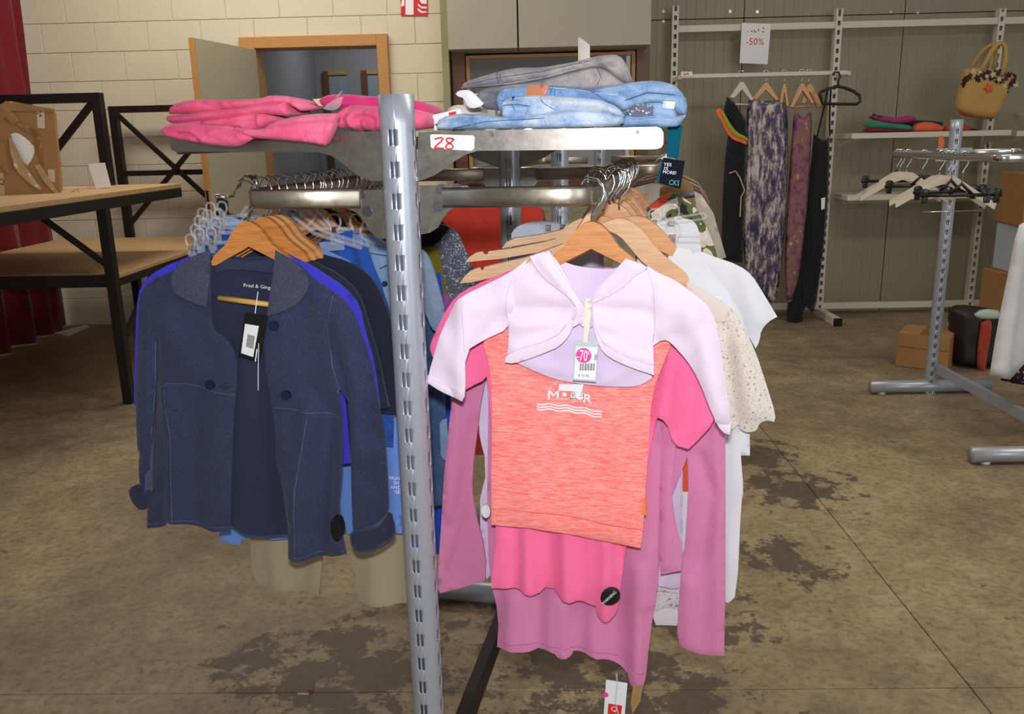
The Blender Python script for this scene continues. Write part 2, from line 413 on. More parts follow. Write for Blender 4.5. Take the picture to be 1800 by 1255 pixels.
for r in range(-3, r0+1):
    zt = z0-r*ph; zb = max(zt-ph+.005, .0)
    if zt-.0 < .03 or zb > 3.2: continue
    shift = xa if r % 2 == 0 else xa+pw*.5
    k0 = int((xL-shift)/pw)-1
    for k in range(k0, k0+16):
        a, b = shift+k*pw+.0025, shift+(k+1)*pw-.0025; a, b = max(a, xL), min(b, xR)
        if b-a < .02: continue
        segs = [(a, b, zb, zt)]
        if a < dr and b > dl and zb < dt:
            segs = []
            if a < dl-.02: segs.append((a, min(b, dl), zb, zt))
            if b > dr+.02: segs.append((max(a, dr), b, zb, zt))
            if zt > dt+.03: segs.append((max(a, dl), min(b, dr), dt, zt))
        for p, q, s, e in segs:
            if q-p > .015: b2('block', (p, YW-.0022-.001*random.random(), s), (q, YW+.02, e), M['block'], wl, .003)
M['wall_edge'] = plain('olive_grey_wall_end', (150, 146, 116), .7)
tag(b2('trim_1', (-.655, 6.9, 0), (-.60, 7.4, 3.5), M['wall_edge']), 'olive grey wall end beside the grey cupboards', 'trim', kind='structure')
# panel wall on the right
def panel_mat():
    t = NT('grey_ribbed_panel'); w = t.n('ShaderNodeTexWave', wave_type='BANDS', bands_direction='X', wave_profile='TRI'); w.inputs['Scale'].default_value = 4.2
    w.inputs['Distortion'].default_value = 0; t.l(t.co(), w.inputs['Vector']); h = t.ramp(w.outputs['Fac'], [(.0, (0, 0, 0)), (.12, (1, 1, 1)), (1, (1, 1, 1))])
    t.col(t.mix(t.noise(1.5, 4), lin((136, 129, 108)), lin((150, 143, 122)))); t.bump(h, .5, .004); t.set(Roughness=.5); return t.m
M['panel'] = panel_mat()
wr = b2('wall_right', (.9, YW+.03, 0), (6.2, YW+.18, 3.5), M['joint'], None, 0); tag(wr, 'grey ribbed metal panel wall behind the shelving', 'wall', kind='structure')
zj = W(1400, 29, YW).z; xs = [.905, W(1307, 60, YW).x, W(1588, 60, YW).x]; xs.append(xs[2]+(xs[2]-xs[1])); xs.append(xs[3]+(xs[2]-xs[1]))
for a, b in zip(xs[:-1], xs[1:]):
    for s, e in ((.0, zj-.003), (zj+.003, 3.5)): b2('panel', (a+.003, YW+.005, s), (b-.003, YW+.05, e), M['panel'], wr, .002)
for px, py in ((1166, 20), (1166, 38), (1283, 20), (1331, 21), (1565, 21), (1613, 22)):
    disc('bolt', (px, py), .012, M['chrome'], wr, PY(YW+.005), 0, .006, 10)
# opening with a dark wooden window between the walls, grey cupboards above
wc = b2('wall_middle', (-.6, YW+1.2, 0), (.905, YW+1.3, 3.5), plain('room_shade_colour', (44, 44, 50), .8)); tag(wc, 'dark wall of the room behind the hatch', 'wall', kind='structure')  # dimness of the room behind is put into this wall colour
lw = b2('wall_below', (-.6, YW, 0), (.905, YW+.15, 1.05), M['wall_edge']); tag(lw, 'wall below the wooden hatch', 'wall', kind='structure')
M['brown_wood'] = wood('dark_brown_frame', (88, 54, 32), (116, 76, 46)); M['oak'] = wood('orange_oak_frame', (176, 124, 70), (200, 150, 92))
wt = 2.15
w1 = thing('window_1', 'dark wooden hatch window below the grey cupboards', 'window', (.15, YW, 1.05)); w1['kind'] = 'structure'
fx0, fx1 = -.585, .945
for n_, p, q, m_ in (('frame_post', (fx0, 6.98, 1.05), (fx0+.10, 7.12, wt), 'brown_wood'), ('frame_post', (fx1-.10, 6.98, 1.05), (fx1-.0, 7.12, wt), 'brown_wood'), ('frame_head', (fx0+.1, 6.98, wt-.05), (fx1-.1, 7.12, wt), 'brown_wood'), ('frame_sill', (fx0+.1, 6.98, 1.05), (fx1-.1, 7.12, 1.12), 'brown_wood'),
                    ('sash', (fx0+.105, 7.0, 1.13), (fx0+.135, 7.1, wt-.06), 'oak'), ('sash', (fx1-.135, 7.0, 1.13), (fx1-.105, 7.1, wt-.06), 'oak'), ('sash', (fx0+.135, 7.0, wt-.085), (fx1-.135, 7.1, wt-.06), 'oak')):
    b2(n_, p, q, M[m_], w1)
M['glass'] = plain('dark_glass', (26, 27, 33), .08, 0, 0)
b2('pane', (fx0+.135, 7.05, 1.13), (fx1-.135, 7.056, wt-.085), clear('window_glass', (.8, .85, .9), .03), w1, 0)
tag(b2('tall_cabinet', (-.28, 7.6, 0), (.6, 7.9, 1.9), plain('pale_grey_cabinet', (150, 152, 158), .5), None, .01), 'pale grey cabinet seen through the dark hatch window', 'cabinet')
M['cupboard'] = plain('grey_green_laminate', (168, 164, 146), .45, 0, .03, 3)
cz0 = W(1000, 82, 6.72).z
for a, b, lab in ((W(786, 40, 6.72).x, W(909, 40, 6.72).x, 'narrower grey wall cupboard next to the fire sign'), (W(911, 40, 6.72).x, W(1145, 40, 6.72).x, 'wider grey wall cupboard above the hatch')):
    c = thing('wall_cupboard', lab, 'cupboard', ((a+b)/2, 6.9, cz0), 'grey wall cupboards')
    b2('body', (a, 6.74, cz0), (b, YW+.0, 3.2), M['cupboard'], c); b2('door', (a+.002, 6.72, cz0), (b-.002, 6.738, 3.2), M['cupboard'], c)
# door, its frame and the corridor
d1 = thing('door_1', 'open grey door with oak edge in an oak frame', 'door', (-1.66, YW, 0)); d1['kind'] = 'structure'
for p, q in (((dl, 6.99, 0), (dl+.115, 7.24, dt)), ((dr-.085, 6.99, 0), (dr, 7.24, dt)), ((dl+.115, 6.99, dt-.085), (dr-.085, 7.24, dt))): b2('door_frame', p, q, M['oak'], d1, .003)
zt = W(560, 84, YW).z; e1 = G(335, 63, zt); hinge = Vector((dl+.12, 6.98, 0)); dv = Vector((e1.x, e1.y, 0))-hinge; LL = dv.length; dv.normalize(); dn = Vector((-dv.y, dv.x, 0))
if dn.x < 0: dn = -dn
zl = zt-.01
M['leaf'] = plain('grey_cream_door', (172, 166, 144), .5, 0, .03, 3)
lf = box('door_leaf', hinge+dv*LL*.5+Vector((0, 0, zl/2+.01)), (LL-.02, .036, zl-.02), M['leaf'], d1, (dv, dn, Vector((0, 0, 1))))
box('edge_strip', hinge+dv*(LL-.004)+Vector((0, 0, zl/2+.01)), (.014, .040, zl-.02), M['oak'], lf, (dv, dn, Vector((0, 0, 1))))
hp = hinge+dv*(LL-.09)+dn*.02; hz = 1.09
tube('handle', [hp+Vector((0, 0, hz)), hp+dn*.05+Vector((0, 0, hz)), hp+dn*.055-dv*.02+Vector((0, 0, hz)), hp+dn*.055-dv*.13+Vector((0, 0, hz+.005))], .01, M['chrome'], lf)
hq = hp-dn*.04
tube('handle', [hq+Vector((0, 0, hz)), hq-dn*.05+Vector((0, 0, hz)), hq-dn*.055-dv*.10+Vector((0, 0, hz))], .01, M['chrome'], lf)
for z_ in (hz, hz-.13): box('escutcheon', hp+dn*.002+Vector((0, 0, z_)), (.045, .006, .05), M['chrome'], lf, (dv, dn, Vector((0, 0, 1))))
box('lock_plate', hinge+dv*(LL+.0045)+Vector((0, 0, hz-.05)), (.003, .022, .22), M['chrome'], lf, (dv, dn, Vector((0, 0, 1))))
M['corridor'] = plain('corridor_paint', (140, 138, 138), .7)
tag(b2('wall_corridor_left', (-2.32, 7.25, 0), (-2.28, 9.6, 2.9), M['corridor']), 'left wall of the dim corridor', 'wall', kind='structure')
tag(b2('wall_corridor_end', (-2.4, 9.6, 0), (-.6, 9.65, 2.9), M['corridor']), 'end wall of the dim corridor', 'wall', kind='structure')
tag(b2('wall_corridor_right', (-1.0, 7.25, 0), (-.96, 9.6, 2.9), M['corridor']), 'right wall of the dim corridor', 'wall', kind='structure')
tag(b2('ceiling', (-2.4, 7.25, 2.9), (-.6, 9.7, 2.95), M['corridor']), 'low ceiling of the corridor', 'ceiling', kind='structure')
M['blue_door'] = plain('grey_blue_door', (138, 148, 156), .5)
for n_, x0_, x1_, yy in (('door_2', 572, 610, 9.58), ('door_3', 640, 664, 9.58)):
    a, b = W(x0_, 130, yy).x, W(x1_, 130, yy).x; t_ = thing(n_, 'grey blue door at the end of the corridor' if n_ == 'door_2' else 'pale door beside the corridor end', 'door', ((a+b)/2, yy, 0)); t_['kind'] = 'structure'
    b2('door_leaf', (a+.03, yy, .01), (b, yy+.02, 2.16), M['blue_door'], t_); b2('door_frame', (a-.03, yy-.02, .01), (a+.03, yy+.02, 2.2), M['brown_wood'], t_); b2('door_frame', (a+.03, yy-.02, 2.16), (b, yy+.02, 2.2), M['oak'], t_)
# fire sign
P = PY(YW-.008)
M['sign_red'] = plain('safety_red', (206, 44, 46), .4, 0, .03)
fs = prism('fire_sign', '705,28 752,28 751,-24 704,-24', M['sign_red'], None, P, 0, .004); tag(fs, 'red fire extinguisher sign with white symbols on block wall', 'sign')
def onsign(n_, s): prism(n_, s, M['white_ink'], fs, P, .004, .0052)
onsign('extinguisher_symbol', '713,-4 718,-10 724,-10 727,-4 727,26 713,26'); onsign('extinguisher_symbol', '707,-2 711,-4 711,10 705,12')
onsign('flame_symbol', '734,14 742,20 750,20 750,22 741,23 735,19'); onsign('flame_symbol', '735,6 741,12 750,12 750,15 741,15 735,10'); onsign('flame_symbol', '735,-4 740,-14 744,-4 750,0 750,7 741,6')
# curtain along the left side
def curtain():
    V_, F_ = [], []; ny, nz = 150, 14
    for j in range(nz+1):
        for i in range(ny+1):
            y = 7.0-3.4*i/ny; z = .012+3.2*j/nz
            x = -3.9+.055*math.sin(y*17+.6*math.sin(y*5))+.02*math.sin(y*41+z)+.01*math.sin(z*3+y*9)
            V_.append((x, y, z))
    for j in range(nz):
        for i in range(ny): a = j*(ny+1)+i; F_.append([a, a+1, a+ny+2, a+ny+1])
    o = obj('curtain', V_, F_, fabric('red_curtain_cloth', (112, 10, 20), .1), None, True)
    md = o.modifiers.new('thick', 'SOLIDIFY'); md.thickness = .006; return tag(o, 'long dark red curtain hanging down to the floor', 'curtain')
curtain()
pp = [G(97, 586), G(150, 572), G(158, 575), G(120, 592)]
tag(obj('paper_sheet', *join(([p+Vector((0, 0, .002)) for p in pp]+[p+Vector((0, 0, .005)) for p in pp], [[0, 1, 2, 3], [7, 6, 5, 4], [0, 4, 5, 1], [1, 5, 6, 2], [2, 6, 7, 3], [3, 7, 4, 0]])), M['paper']), 'pale sheet lying on the floor at the curtain hem', 'paper')
# ------------------------------------------------------------------ work benches with black frames at the left
M['top'] = wood('chipboard_top', (172, 138, 96), (190, 156, 112), (2, 2, 2), .6, 12, .0); XB = -2.34; XF = -3.76
bn = thing('workbench', 'black steel workbench with chipboard top, low shelf and crossed braces by the wall', 'bench', (-3.1, 4.6, 0))
b2('bench_top', (XF, 3.3, 1.185), (XB, 5.80, 1.213), M['top'], bn)
for p, q in (((XB-.05, 3.3, 1.125), (XB, 5.8, 1.184)), ((XF, 3.3, 1.125), (XF+.05, 5.8, 1.184)), ((XF+.05, 5.75, 1.125), (XB-.05, 5.8, 1.184)), ((XF+.05, 4.70, 1.125), (XB-.05, 4.75, 1.184))): b2('frame_rail', p, q, M['black_metal'], bn)
for y_ in (3.32, 5.6): b2('leg', (XF, y_, 0), (XF+.05, y_+.05, 1.125), M['black_metal'], bn)
b2('leg', (XB-.05, 3.32, 0), (XB, 3.37, 1.125), M['black_metal'], bn)
obj('brace', *barm((XB-.06, 4.79, .80), (XB-.42, 4.73, 1.13), .03, .03), M['black_metal'], bn); obj('brace', *barm((XB-.58, 4.73, 1.13), (XB-.9, 4.79, .80), .03, .03), M['black_metal'], bn)
P = PY(5.72); r_ = P.px(178, 163)[0]; zt_ = P.px(170, 163)[1]
ef = thing('end_frame', 'black square tube frame with one diagonal standing behind the torn box', 'frame', (r_-.6, 5.72, 1.213))
x = P.px(160, 170)[0]; b2('frame_post', (r_-.06, 5.69, 1.2135), (r_, 5.75, zt_), M['black_metal'], ef); b2('frame_top', (-3.74, 5.69, zt_-.06), (r_-.06, 5.75, zt_), M['black_metal'], ef); b2('frame_post', (-3.80, 5.69, 1.2135), (-3.74, 5.75, zt_), M['black_metal'], ef)
obj('diagonal', *barm((r_-.05, 5.71, zt_-.05), (r_-.55, 5.71, 1.24), .03, .04), M['black_metal'], ef)
rk = bn
xl = -3.235; zt2 = W(203, 187, 6.88).z
b2('post', (xl-.03, 6.84, 0), (xl+.03, 6.9, zt2), M['black_metal'], rk); b2('post', (-1.98-.33, 6.84, 0), (-1.92-.33, 6.9, zt2), M['black_metal'], rk); b2('top_rail', (xl+.03, 6.84, zt2-.05), (-2.31, 6.9, zt2), M['black_metal'], rk)
b2('middle_rail', (xl+.03, 6.85, 1.235), (-2.31, 6.89, 1.275), M['black_metal'], rk)
for p, q in (((xl+.04, 6.83, zt2-.06), (-2.36, 6.83, .86)), ((-2.36, 6.81, zt2-.06), (xl+.04, 6.81, .86))): obj('cross_brace', *barm(p, q, .025, .035), M['black_metal'], rk)
b2('post', (XB-.055, 4.72, 0), (XB, 4.775, 1.124), M['black_metal'], rk)
b2('shelf_board', (XF, 4.72+.06, .735), (XB, 6.80, .757), M['top'], rk)
for p, q in (((XB-.04, 4.776, .69), (XB, 6.8, .734)), ((XF, 4.73, .69), (XB-.056, 4.77, .757)), ((XF, 6.76, .69), (XB-.04, 6.8, .734))): b2('shelf_rail', p, q, M['black_metal'], rk)
obj('brace', *barm((XB-.02, 4.80, .40), (XB-.02, 5.25, .69), .025, .03), M['black_metal'], rk)
# torn box
ob = G(50, 341, 1.213); ab = math.radians(27); Pb = Plane((ob.x, ob.y, 0), (math.cos(ab), math.sin(ab), 0)); bt = 1.213
bl, xr, ztop = Pb.px(-60, 330)[0], Pb.px(106, 330)[0], Pb.px(93, 193)[1]; bc = Pb.pt((bl+xr)/2, bt, -.26)
cb = thing('cardboard_box', 'torn brown cardboard box with loose tape on the bench', 'box', bc)
dn_b = -Pb.n; taper = .93
S_ = [(bl, bt+.001), (xr, bt+.001), (Pb.px(94, 193)[0], ztop), (bl, ztop)]
obj('body', *prismm(S_, Pb, -.50, 0), M['cardboard'], cb)
M['tape'] = plain('milky_packing_tape', (186, 160, 122), .25, 0, .15, 25); M['brown_tape'] = plain('brown_packing_tape', (150, 104, 52), .25, 0, .15, 25)
sheet('top_flap', '-20,190 4,183 12,176 60,186 97,192 96,197 40,195 0,195', M['cardboard'], cb, Pb, .004, .01, .012, .012)
sheet('torn_flap', '0,184 14,186 34,212 22,220 10,206 0,214', M['cardboard'], cb, Pb, .005, .012, .012, .012, crumple=.006)
sheet('torn_flap', '-6,250 8,252 16,300 14,308 4,296 -6,280', M['cardboard'], cb, Pb, .004, .012, .014, .012, crumple=.006)
sheet('paper_lining', '18,236 30,232 50,246 62,260 58,278 48,292 34,276', M['paper'], cb, Pb, .004, .012, .008, .012, crumple=.004)
sheet('loose_tape', '16,240 22,244 40,282 62,318 74,330 70,334 52,322 28,300 18,268', M['tape'], cb, Pb, .003, .01, .022, .012, crumple=.008)
sheet('loose_tape', '30,216 52,222 68,234 74,250 74,282 78,290 72,294 66,262 60,240 40,230', M['brown_tape'], cb, Pb, .003, .01, .010, .012, crumple=.006)
sheet('loose_tape', '60,290 70,288 86,312 100,336 112,342 138,330 140,338 112,350 96,340 76,318', M['tape'], cb, Pb, .003, .008, .014, .012, crumple=.006)
for s in ('64,196 78,197 79,226 66,225', '84,298 96,298 97,320 85,320', '-8,304 6,304 9,344 -8,346'): prism('paper_sticker', s, M['tape'], cb, Pb, .001, .0022)
text('print', 'Q', (2, 320), 12, M['dark_ink'], cb, Pb, .003); text('print', '24', (70, 201), 7, M['dark_ink'], cb, Pb, .003, -70)
# router
ar = math.radians(24); ro = W(180, 325, 5.3); Pr = Plane((ro.x, ro.y, 0), (math.cos(ar), math.sin(ar), 0)); a = Pr.px(155, 288); rt = thing('wireless_router', 'small white slanted box with a cable on the bench', 'device', (ro.x, ro.y, 1.213))
prism('casing', '155,289 184,286 195,328 169,332', M['white_plastic'], rt, Pr, -.05, .01); 
c0 = Pr.pt(Pr.px(160, 318)[0], 1.225, -.03); tube('cable', [c0, c0+Vector((-.08, -.02, -.004)), c0+Vector((-.17, -.03, -.007)), c0+Vector((-.24, -.06, -.008))], .003, M['white_plastic'], rt, 6)
# ================================================================== DOUBLE-SIDED GARMENT RACK (front)
ZR = 1.356; RLv, RRv = -.300, .333
def slotted_pole(name, base, h, r, pitch, z_first, par, facing, sides=4, first=.05):
    """round tube with pairs of real slots on its four sides"""
    sw, gap, sh, rr = .0052/r, .0034/r, .029, .0024
    ang = []                                  # (angle, slot column: 1 left half, 2 right half, 0 wall)
    for s in range(4):
        c = facing+s*math.pi/2
        for a0 in (c-gap/2-sw, c+gap/2): ang += [(a0, 1), (a0+sw/2, 2), (a0+sw, 0)]
        for k in range(1, 6): ang.append((c+gap/2+sw+(math.pi/2-gap-2*sw)*k/6, 0))
    zs = [(0.0, 0)]; z = z_first % pitch      # row code: 1 bottom round, 2 open, 3 top round
    while z+sh < h-.01: zs += [(z, 1), (z+rr, 2), (z+sh-rr, 3), (z+sh, 0)]; z += pitch
    zs.append((h, 0)); n = len(ang); V_, F_ = [], []
    for z, _ in zs: V_ += [Vector(base)+Vector((r*math.cos(a), r*math.sin(a), z)) for a, _ in ang]
    for j in range(len(zs)-1):
        for i in range(n):
            q = [j*n+i, j*n+(i+1) % n, (j+1)*n+(i+1) % n, (j+1)*n+i]; rc, cc = zs[j][1], ang[i][1]
            if rc and cc:
                if rc == 1: F_.append([q[0], q[1], q[3]] if cc == 1 else [q[0], q[1], q[2]])
                elif rc == 3: F_.append([q[0], q[2], q[3]] if cc == 1 else [q[1], q[2], q[3]])
                continue
            F_.append(q)
    o = obj(name, V_, F_, M['pole'], par, True)
    md = o.modifiers.new('wall', 'SOLIDIFY'); md.thickness = .0022; md.offset = -1
    m = tubem([Vector(base)+Vector((0, 0, .002)), Vector(base)+Vector((0, 0, h-.012))], r-.0065, 16); obj('slot_shade_core', *m, M['slot_shade'], o, True)  # added inner core, coloured as the shade seen through the slots
    return o
face = math.atan2(-UU.y, -UU.x)
rack = thing('garment_rack', 'double-sided silver garment rack with slotted post and marked 28 on its shelf arm', 'rack', RK(0))
slotted_pole('upright', RK(0), 1.527, .0305, .0527, .95+.0527*9.35, rack, face)
UB = .97
slotted_pole('upright', RK(UB), 1.527, .0305, .0527, .95, rack, face)
for u_ in (0, UB):
    tube('foot', [RK(u_, -.33, .04), RK(u_, .33, .04)], .035, M['pole'], rack, 14)
obj('base_beam', *barm(RK(.03, 0, .11), RK(UB-.03, 0, .11), .03, .06, .002), M['black_metal'], rack)
Pf = PU(0)
def bracket(nm, s, P, n0=-.002, n1=.002, fl=None):
    o = prism(nm, s, M['bracket'], rack, P, n0, n1, 0); return o
bracket('shelf_arm', '736,233 764,231 1154,223 1162,226 1166,233 1166,253 1162,259 1154,262 840,265 820,271 800,283 782,297 762,309 744,316 733,318', Pf)
bracket('shelf_arm', '300,240 309,236 560,232 671,231 674,318 654,318 634,311 618,300 602,287 584,274 560,267 310,267 301,262', Pf)
bracket('rail_bracket', '738,327 822,326 828,332 829,343 824,352 806,360 790,370 779,384 770,400 756,409 740,412', Pf)
bracket('rail_bracket', '594,342 600,335 677,333 683,420 664,418 650,405 640,388 628,374 610,366 597,357', Pf)
M['rivet'] = metal('dark_spot_weld', (96, 98, 102), .45, .2)
for c_ in ((776, 333), (804, 332), (771, 362), (609, 340), (634, 340), (646, 371)): disc('spot_weld', c_, .0095, M['rivet'], rack, Pf, .002, .0035, 14)
for c_ in ((866, 237), (1121, 232)): disc('rivet', c_, .0035, M['rivet'], rack, Pf, .002, .004, 10)
Pb2 = PU(UB)
for sgn in (-1, 1):                      # same arms on the rear post
    prism('shelf_arm', [(sgn*.03, 1.373), (sgn*.03, 1.463), (sgn*.43, 1.463), (sgn*.438, 1.455), (sgn*.438, 1.435), (sgn*.43, 1.428), (sgn*.15, 1.428), (sgn*.09, 1.395)], M['bracket'], rack, Pb2, -.002, .002, 0, True)
    prism('rail_bracket', [(sgn*.03, 1.29), (sgn*.03, 1.372), (sgn*.12, 1.372), (sgn*.125, 1.345), (sgn*.08, 1.335), (sgn*.05, 1.295)], M['bracket'], rack, Pb2, -.002, .002, 0, True)
# shelf decks and front lips
for sgn, e in ((-1, .425), (1, .44)):
    a = RK(UB/2, sgn*(.035+e)/2, 1.458); box('shelf_deck', a, (e-.035, UB-.012, .003), M['bracket'], rack, (VV, UU, Vector((0, 0, 1))), 0)
    box('deck_lip', RK(UB/2, sgn*(e-.003), 1.447), (.003, UB-.012, .02), M['bracket'], rack, (VV, UU, Vector((0, 0, 1))), 0)
def loop(u0, u1, v_in, v_out, rad=.055, z=ZR):
    s = 1 if v_out > 0 else -1; path = [(u0, v_in)]
    for k in range(9):
        a = math.pi/2*k/8; path.append((u0+rad-rad*math.cos(a), v_out-s*rad+s*rad*math.sin(a)))
    for k in range(9):
        a = math.pi/2*k/8; path.append((u1-rad+rad*math.sin(a), v_out-s*rad+s*rad*math.cos(a)))
    path.append((u1, v_in)); return ribbonm([RK(u, v, z) for u, v in path], .0075, .0172)
obj('hanging_rail', *loop(0, UB, -.075, RLv), M['rail'], rack, True)
obj('hanging_rail', *loop(0, UB, .075, RRv), M['rail'], rack, True)
for v_, c_ in ((RLv, 436), (RRv, 1037)): 
    p = RK(.03, v_+(.015 if v_ < 0 else -.012), ZR+.01); tube('stop_pin', [p, p+Vector((0, 0, .032))], .0022, M['chrome'], rack, 8)
lb = thing('shelf_label', 'white sticker with red handwritten 28 on the shelf arm', 'label', Pf.pt(*Pf.px(797, 262), .003))
prism('sticker', '757,237 762,236 832,238 835,241 834,262 829,265 761,261 758,258', M['paper'], lb, Pf, .0022, .0028)
P2 = Pf
def stroke(nm, s, wpx, par, P, off, mat, closed=False, on=None):
    L = [P.px(*p) for p in pts(s)]
    if on is not None:
        Q = [L[0]]
        for a, b in zip(L[:-1], L[1:]):
            m_ = max(1, int(math.hypot(b[0]-a[0], b[1]-a[1])/.005)); Q += [(a[0]+(b[0]-a[0])*k/m_, a[1]+(b[1]-a[1])*k/m_) for k in range(1, m_+1)]
        L = Q
    k = abs(P.px(900, 240)[0]-P.px(901, 240)[0]); w_ = wpx*k/2
    V_, F_ = [], []
    for i, p in enumerate(L):
        a = L[max(i-1, 0)]; b = L[min(i+1, len(L)-1)]; d = Vector((b[0]-a[0], b[1]-a[1])).normalized(); nx, nz = -d.y*w_, d.x*w_
        V_ += [P.pt(p[0]+nx, p[1]+nz, off), P.pt(p[0]-nx, p[1]-nz, off)]
    for i in range(len(L)-1): F_.append([2*i, 2*i+1, 2*i+3, 2*i+2])
    o = obj(nm, V_, F_, mat, par)
    return conform(o, on, P) if on is not None else o
stroke('red_numeral', '765,245 770,243 777,242 780,243 777,248 770,254 765,259 764,261 770,260 779,261 782,261', 3.0, lb, Pf, .0034, M['red_ink'])
stroke('red_numeral', '798,245 793,243 787,243 785,246 788,250 795,254 798,258 794,262 787,262 784,259 787,254 795,249 799,245 796,243', 3.0, lb, Pf, .0037, M['red_ink'])
# ------------------------------------------------------------------ hangers
def hook(par, c, ax, s=1, col='chrome'):
    """wire hook: c = top of hanger body, ax = axis across the rail"""
    L = [(0, -.006), (0, .010), (.004*s, .018), (.017*s, .032), (.0215*s, .046), (.019*s, .061), (.010*s, .071), (-.002*s, .074), (-.013*s, .069), (-.020*s, .058), (-.0225*s, .050)]
    return tube('hook', [Vector(c)+ax*x+Vector((0, 0, z)) for x, z in L], .0019, M[col], par, 6)
def traced_hanger(label, u, s, mat, apex, group):
    P = PU(u); h = thing('wooden_hanger', label, 'hanger', P.pt(*P.px(apex[0], apex[1]+40)), group); prism('arm', s, M[mat], h, P, -.007, .007, 1)
    a = P.px(*apex)[0]; L = [P.px(*p) for p in pts(s)]; prism('arm', [(2*a-x-.004, z) for x, z in L], M[mat], h, P, -.0065, .0065, 1, True); hook(h, P.pt(a, 1.318), VV); return h
def hanger_half(P, s0, z0, w, sgn, dep, drop):
    n = 12; top, bot = [], []
    for k in range(n+1):
        x = w/2*k/n; t = -.018*(x/.03)**2 if x < .045 else -.0405-(x-.045)*drop
        b = min(t-.015, -.046-.5*x)
        if k == n: t -= .006; b += .004
        top.append((s0+sgn*x, z0+t)); bot.append((s0+sgn*x, z0+b))
    return prismm(top+bot[::-1], P, -dep/2, dep/2)
def wood_hanger(label, P, s0, z0, mat, w=.35, bar=True, dep=.013, drop=.80, group=None, hooks=1, hk=True):
    h = thing('wooden_hanger', label, 'hanger', P.pt(s0, z0-.05), group)
    for sgn in (-1, 1): obj('arm', *hanger_half(P, s0, z0, w, sgn, dep, drop), M[mat], h)
    if hk: hook(h, P.pt(s0, z0), P.a, hooks)
    if bar:
        zb = z0-.047-.5*.06-.075; tube('trouser_bar', [P.pt(s0-.072, zb+.008, .007), P.pt(s0+.054, zb-.006, .007)], .0055, M['dowel'], h, 8)
    return h
def clip(par, P, s, z, n=0, sc=1.0):
    o = tube('clip', [P.pt(s+sc*x, z+sc*y, n) for x, y in ((-.006, -.012), (-.008, .0), (-.014, .012), (-.013, .024), (-.006, .030), (.006, .030), (.013, .024), (.014, .012), (.008, 0), (.006, -.012))], .0026, M['clear'], par, 6)
    obj('clip_spring', *boxm(P.pt(s, z-.002, n), (.011*sc, .010, .012*sc), (P.a, P.n, Vector((0, 0, 1))), .001), M['chrome'], o)
    obj('clip_jaw', *boxm(P.pt(s, z-.022*sc, n), (.022*sc, .008, .022*sc), (P.a, P.n, Vector((0, 0, 1))), .002), M['clear'], o)
    return o
def clip_hanger(label, P, s0, z0, zb, clips, w=.30, group=None, hk=True, hooks=1):
    h = thing('clip_hanger', label, 'hanger', P.pt(s0, zb), group)
    tube('bar', [P.pt(s0-w/2, zb), P.pt(s0+w/2, zb)], .0045, M['clear'], h, 6)
    tube('neck', [P.pt(s0-.03, zb), P.pt(s0-.012, zb+.02), P.pt(s0, z0-.005), P.pt(s0+.012, zb+.02), P.pt(s0+.03, zb)], .004, M['clear'], h, 6)
    if hk: hook(h, P.pt(s0, z0), P.a, hooks)
    for c in clips: clip(h, P, s0+c, zb, .007)
    return h
# ================================================================== GARMENTS ON THE LEFT RAIL
def garment(name, label, cat, P, hang_px, group=None):
    s, z = P.px(*hang_px); return thing(name, label, cat, P.pt(s, z), group)
M['jacket'] = denim('navy_melange_denim', (28, 34, 60), (38, 46, 78), (62, 70, 102), 14, .3, .7, .85, 800)
M['jacket_in'] = fabric('plain_navy_lining', (32, 38, 66)); M['collar'] = denim('grey_navy_collar', (44, 48, 70), (58, 62, 86), (88, 90, 110), 14, .3, .7, .85, 800)
Pj = PU(.035)
jk = garment('denim_jacket', 'navy denim jacket hanging open with rounded collar, front of the left rail', 'jacket', Pj, (460, 950))
sheet('back_lining', '377,445 400,452 440,456 490,448 520,470 560,520 590,560 596,690 560,800 520,938 509,944 474,949 440,945 407,930 380,920 300,900 290,600 300,520 340,470', M['jacket_in'], jk, Pj, .005, .02, -.014, .014, [('430,600 425,940', .006, .02), ('470,640 480,940', -.006, .02)])
sheet('collar_band', '377,440 395,455 440,462 488,450 489,470 482,482 440,476 400,474 378,480', M['jacket'], jk, Pj, .004, .01, -.004, .008)
sheet('front_panel', '318,470 344,452 372,445 374,541 377,578 401,594 418,624 419,675 412,744 409,840 407,930 380,931 355,928 325,920 297,911 293,924 262,926 263,863 266,757 274,675 275,594 268,540 276,490', M['jacket'], jk, Pj, .006, .02, .004, .011,
      [('300,690 312,800 308,915', .010, .018), ('275,600 272,700 264,860', -.010, .012), ('350,680 345,800 350,920', -.006, .03), ('385,700 380,920', .006, .025), ('300,560 330,640', .005, .03)])
sheet('front_panel', '491,446 521,457 548,484 575,508 590,540 578,600 590,660 600,690 603,760 607,810 600,890 612,969 576,979 536,981 512,977 511,921 501,846 487,810 488,758 478,701 468,641 464,581 479,551 488,500', M['jacket'], jk, Pj, .006, .02, .005, .011,
      [('548,720 530,850 528,975', .012, .02), ('580,720 575,850 560,975', -.010, .02), ('505,760 520,900', .006, .02), ('600,800 600,960', .008, .015), ('540,560 550,690', -.004, .03)])
sheet('sleeve', '276,486 250,507 243,541 240,600 239,675 240,766 245,862 262,868 267,757 275,675 276,594 272,530', M['jacket'], jk, Pj, .016, .022, -.004, .011, [('262,560 255,700 256,850', .006, .012), ('243,800 262,830', -.005, .008)])
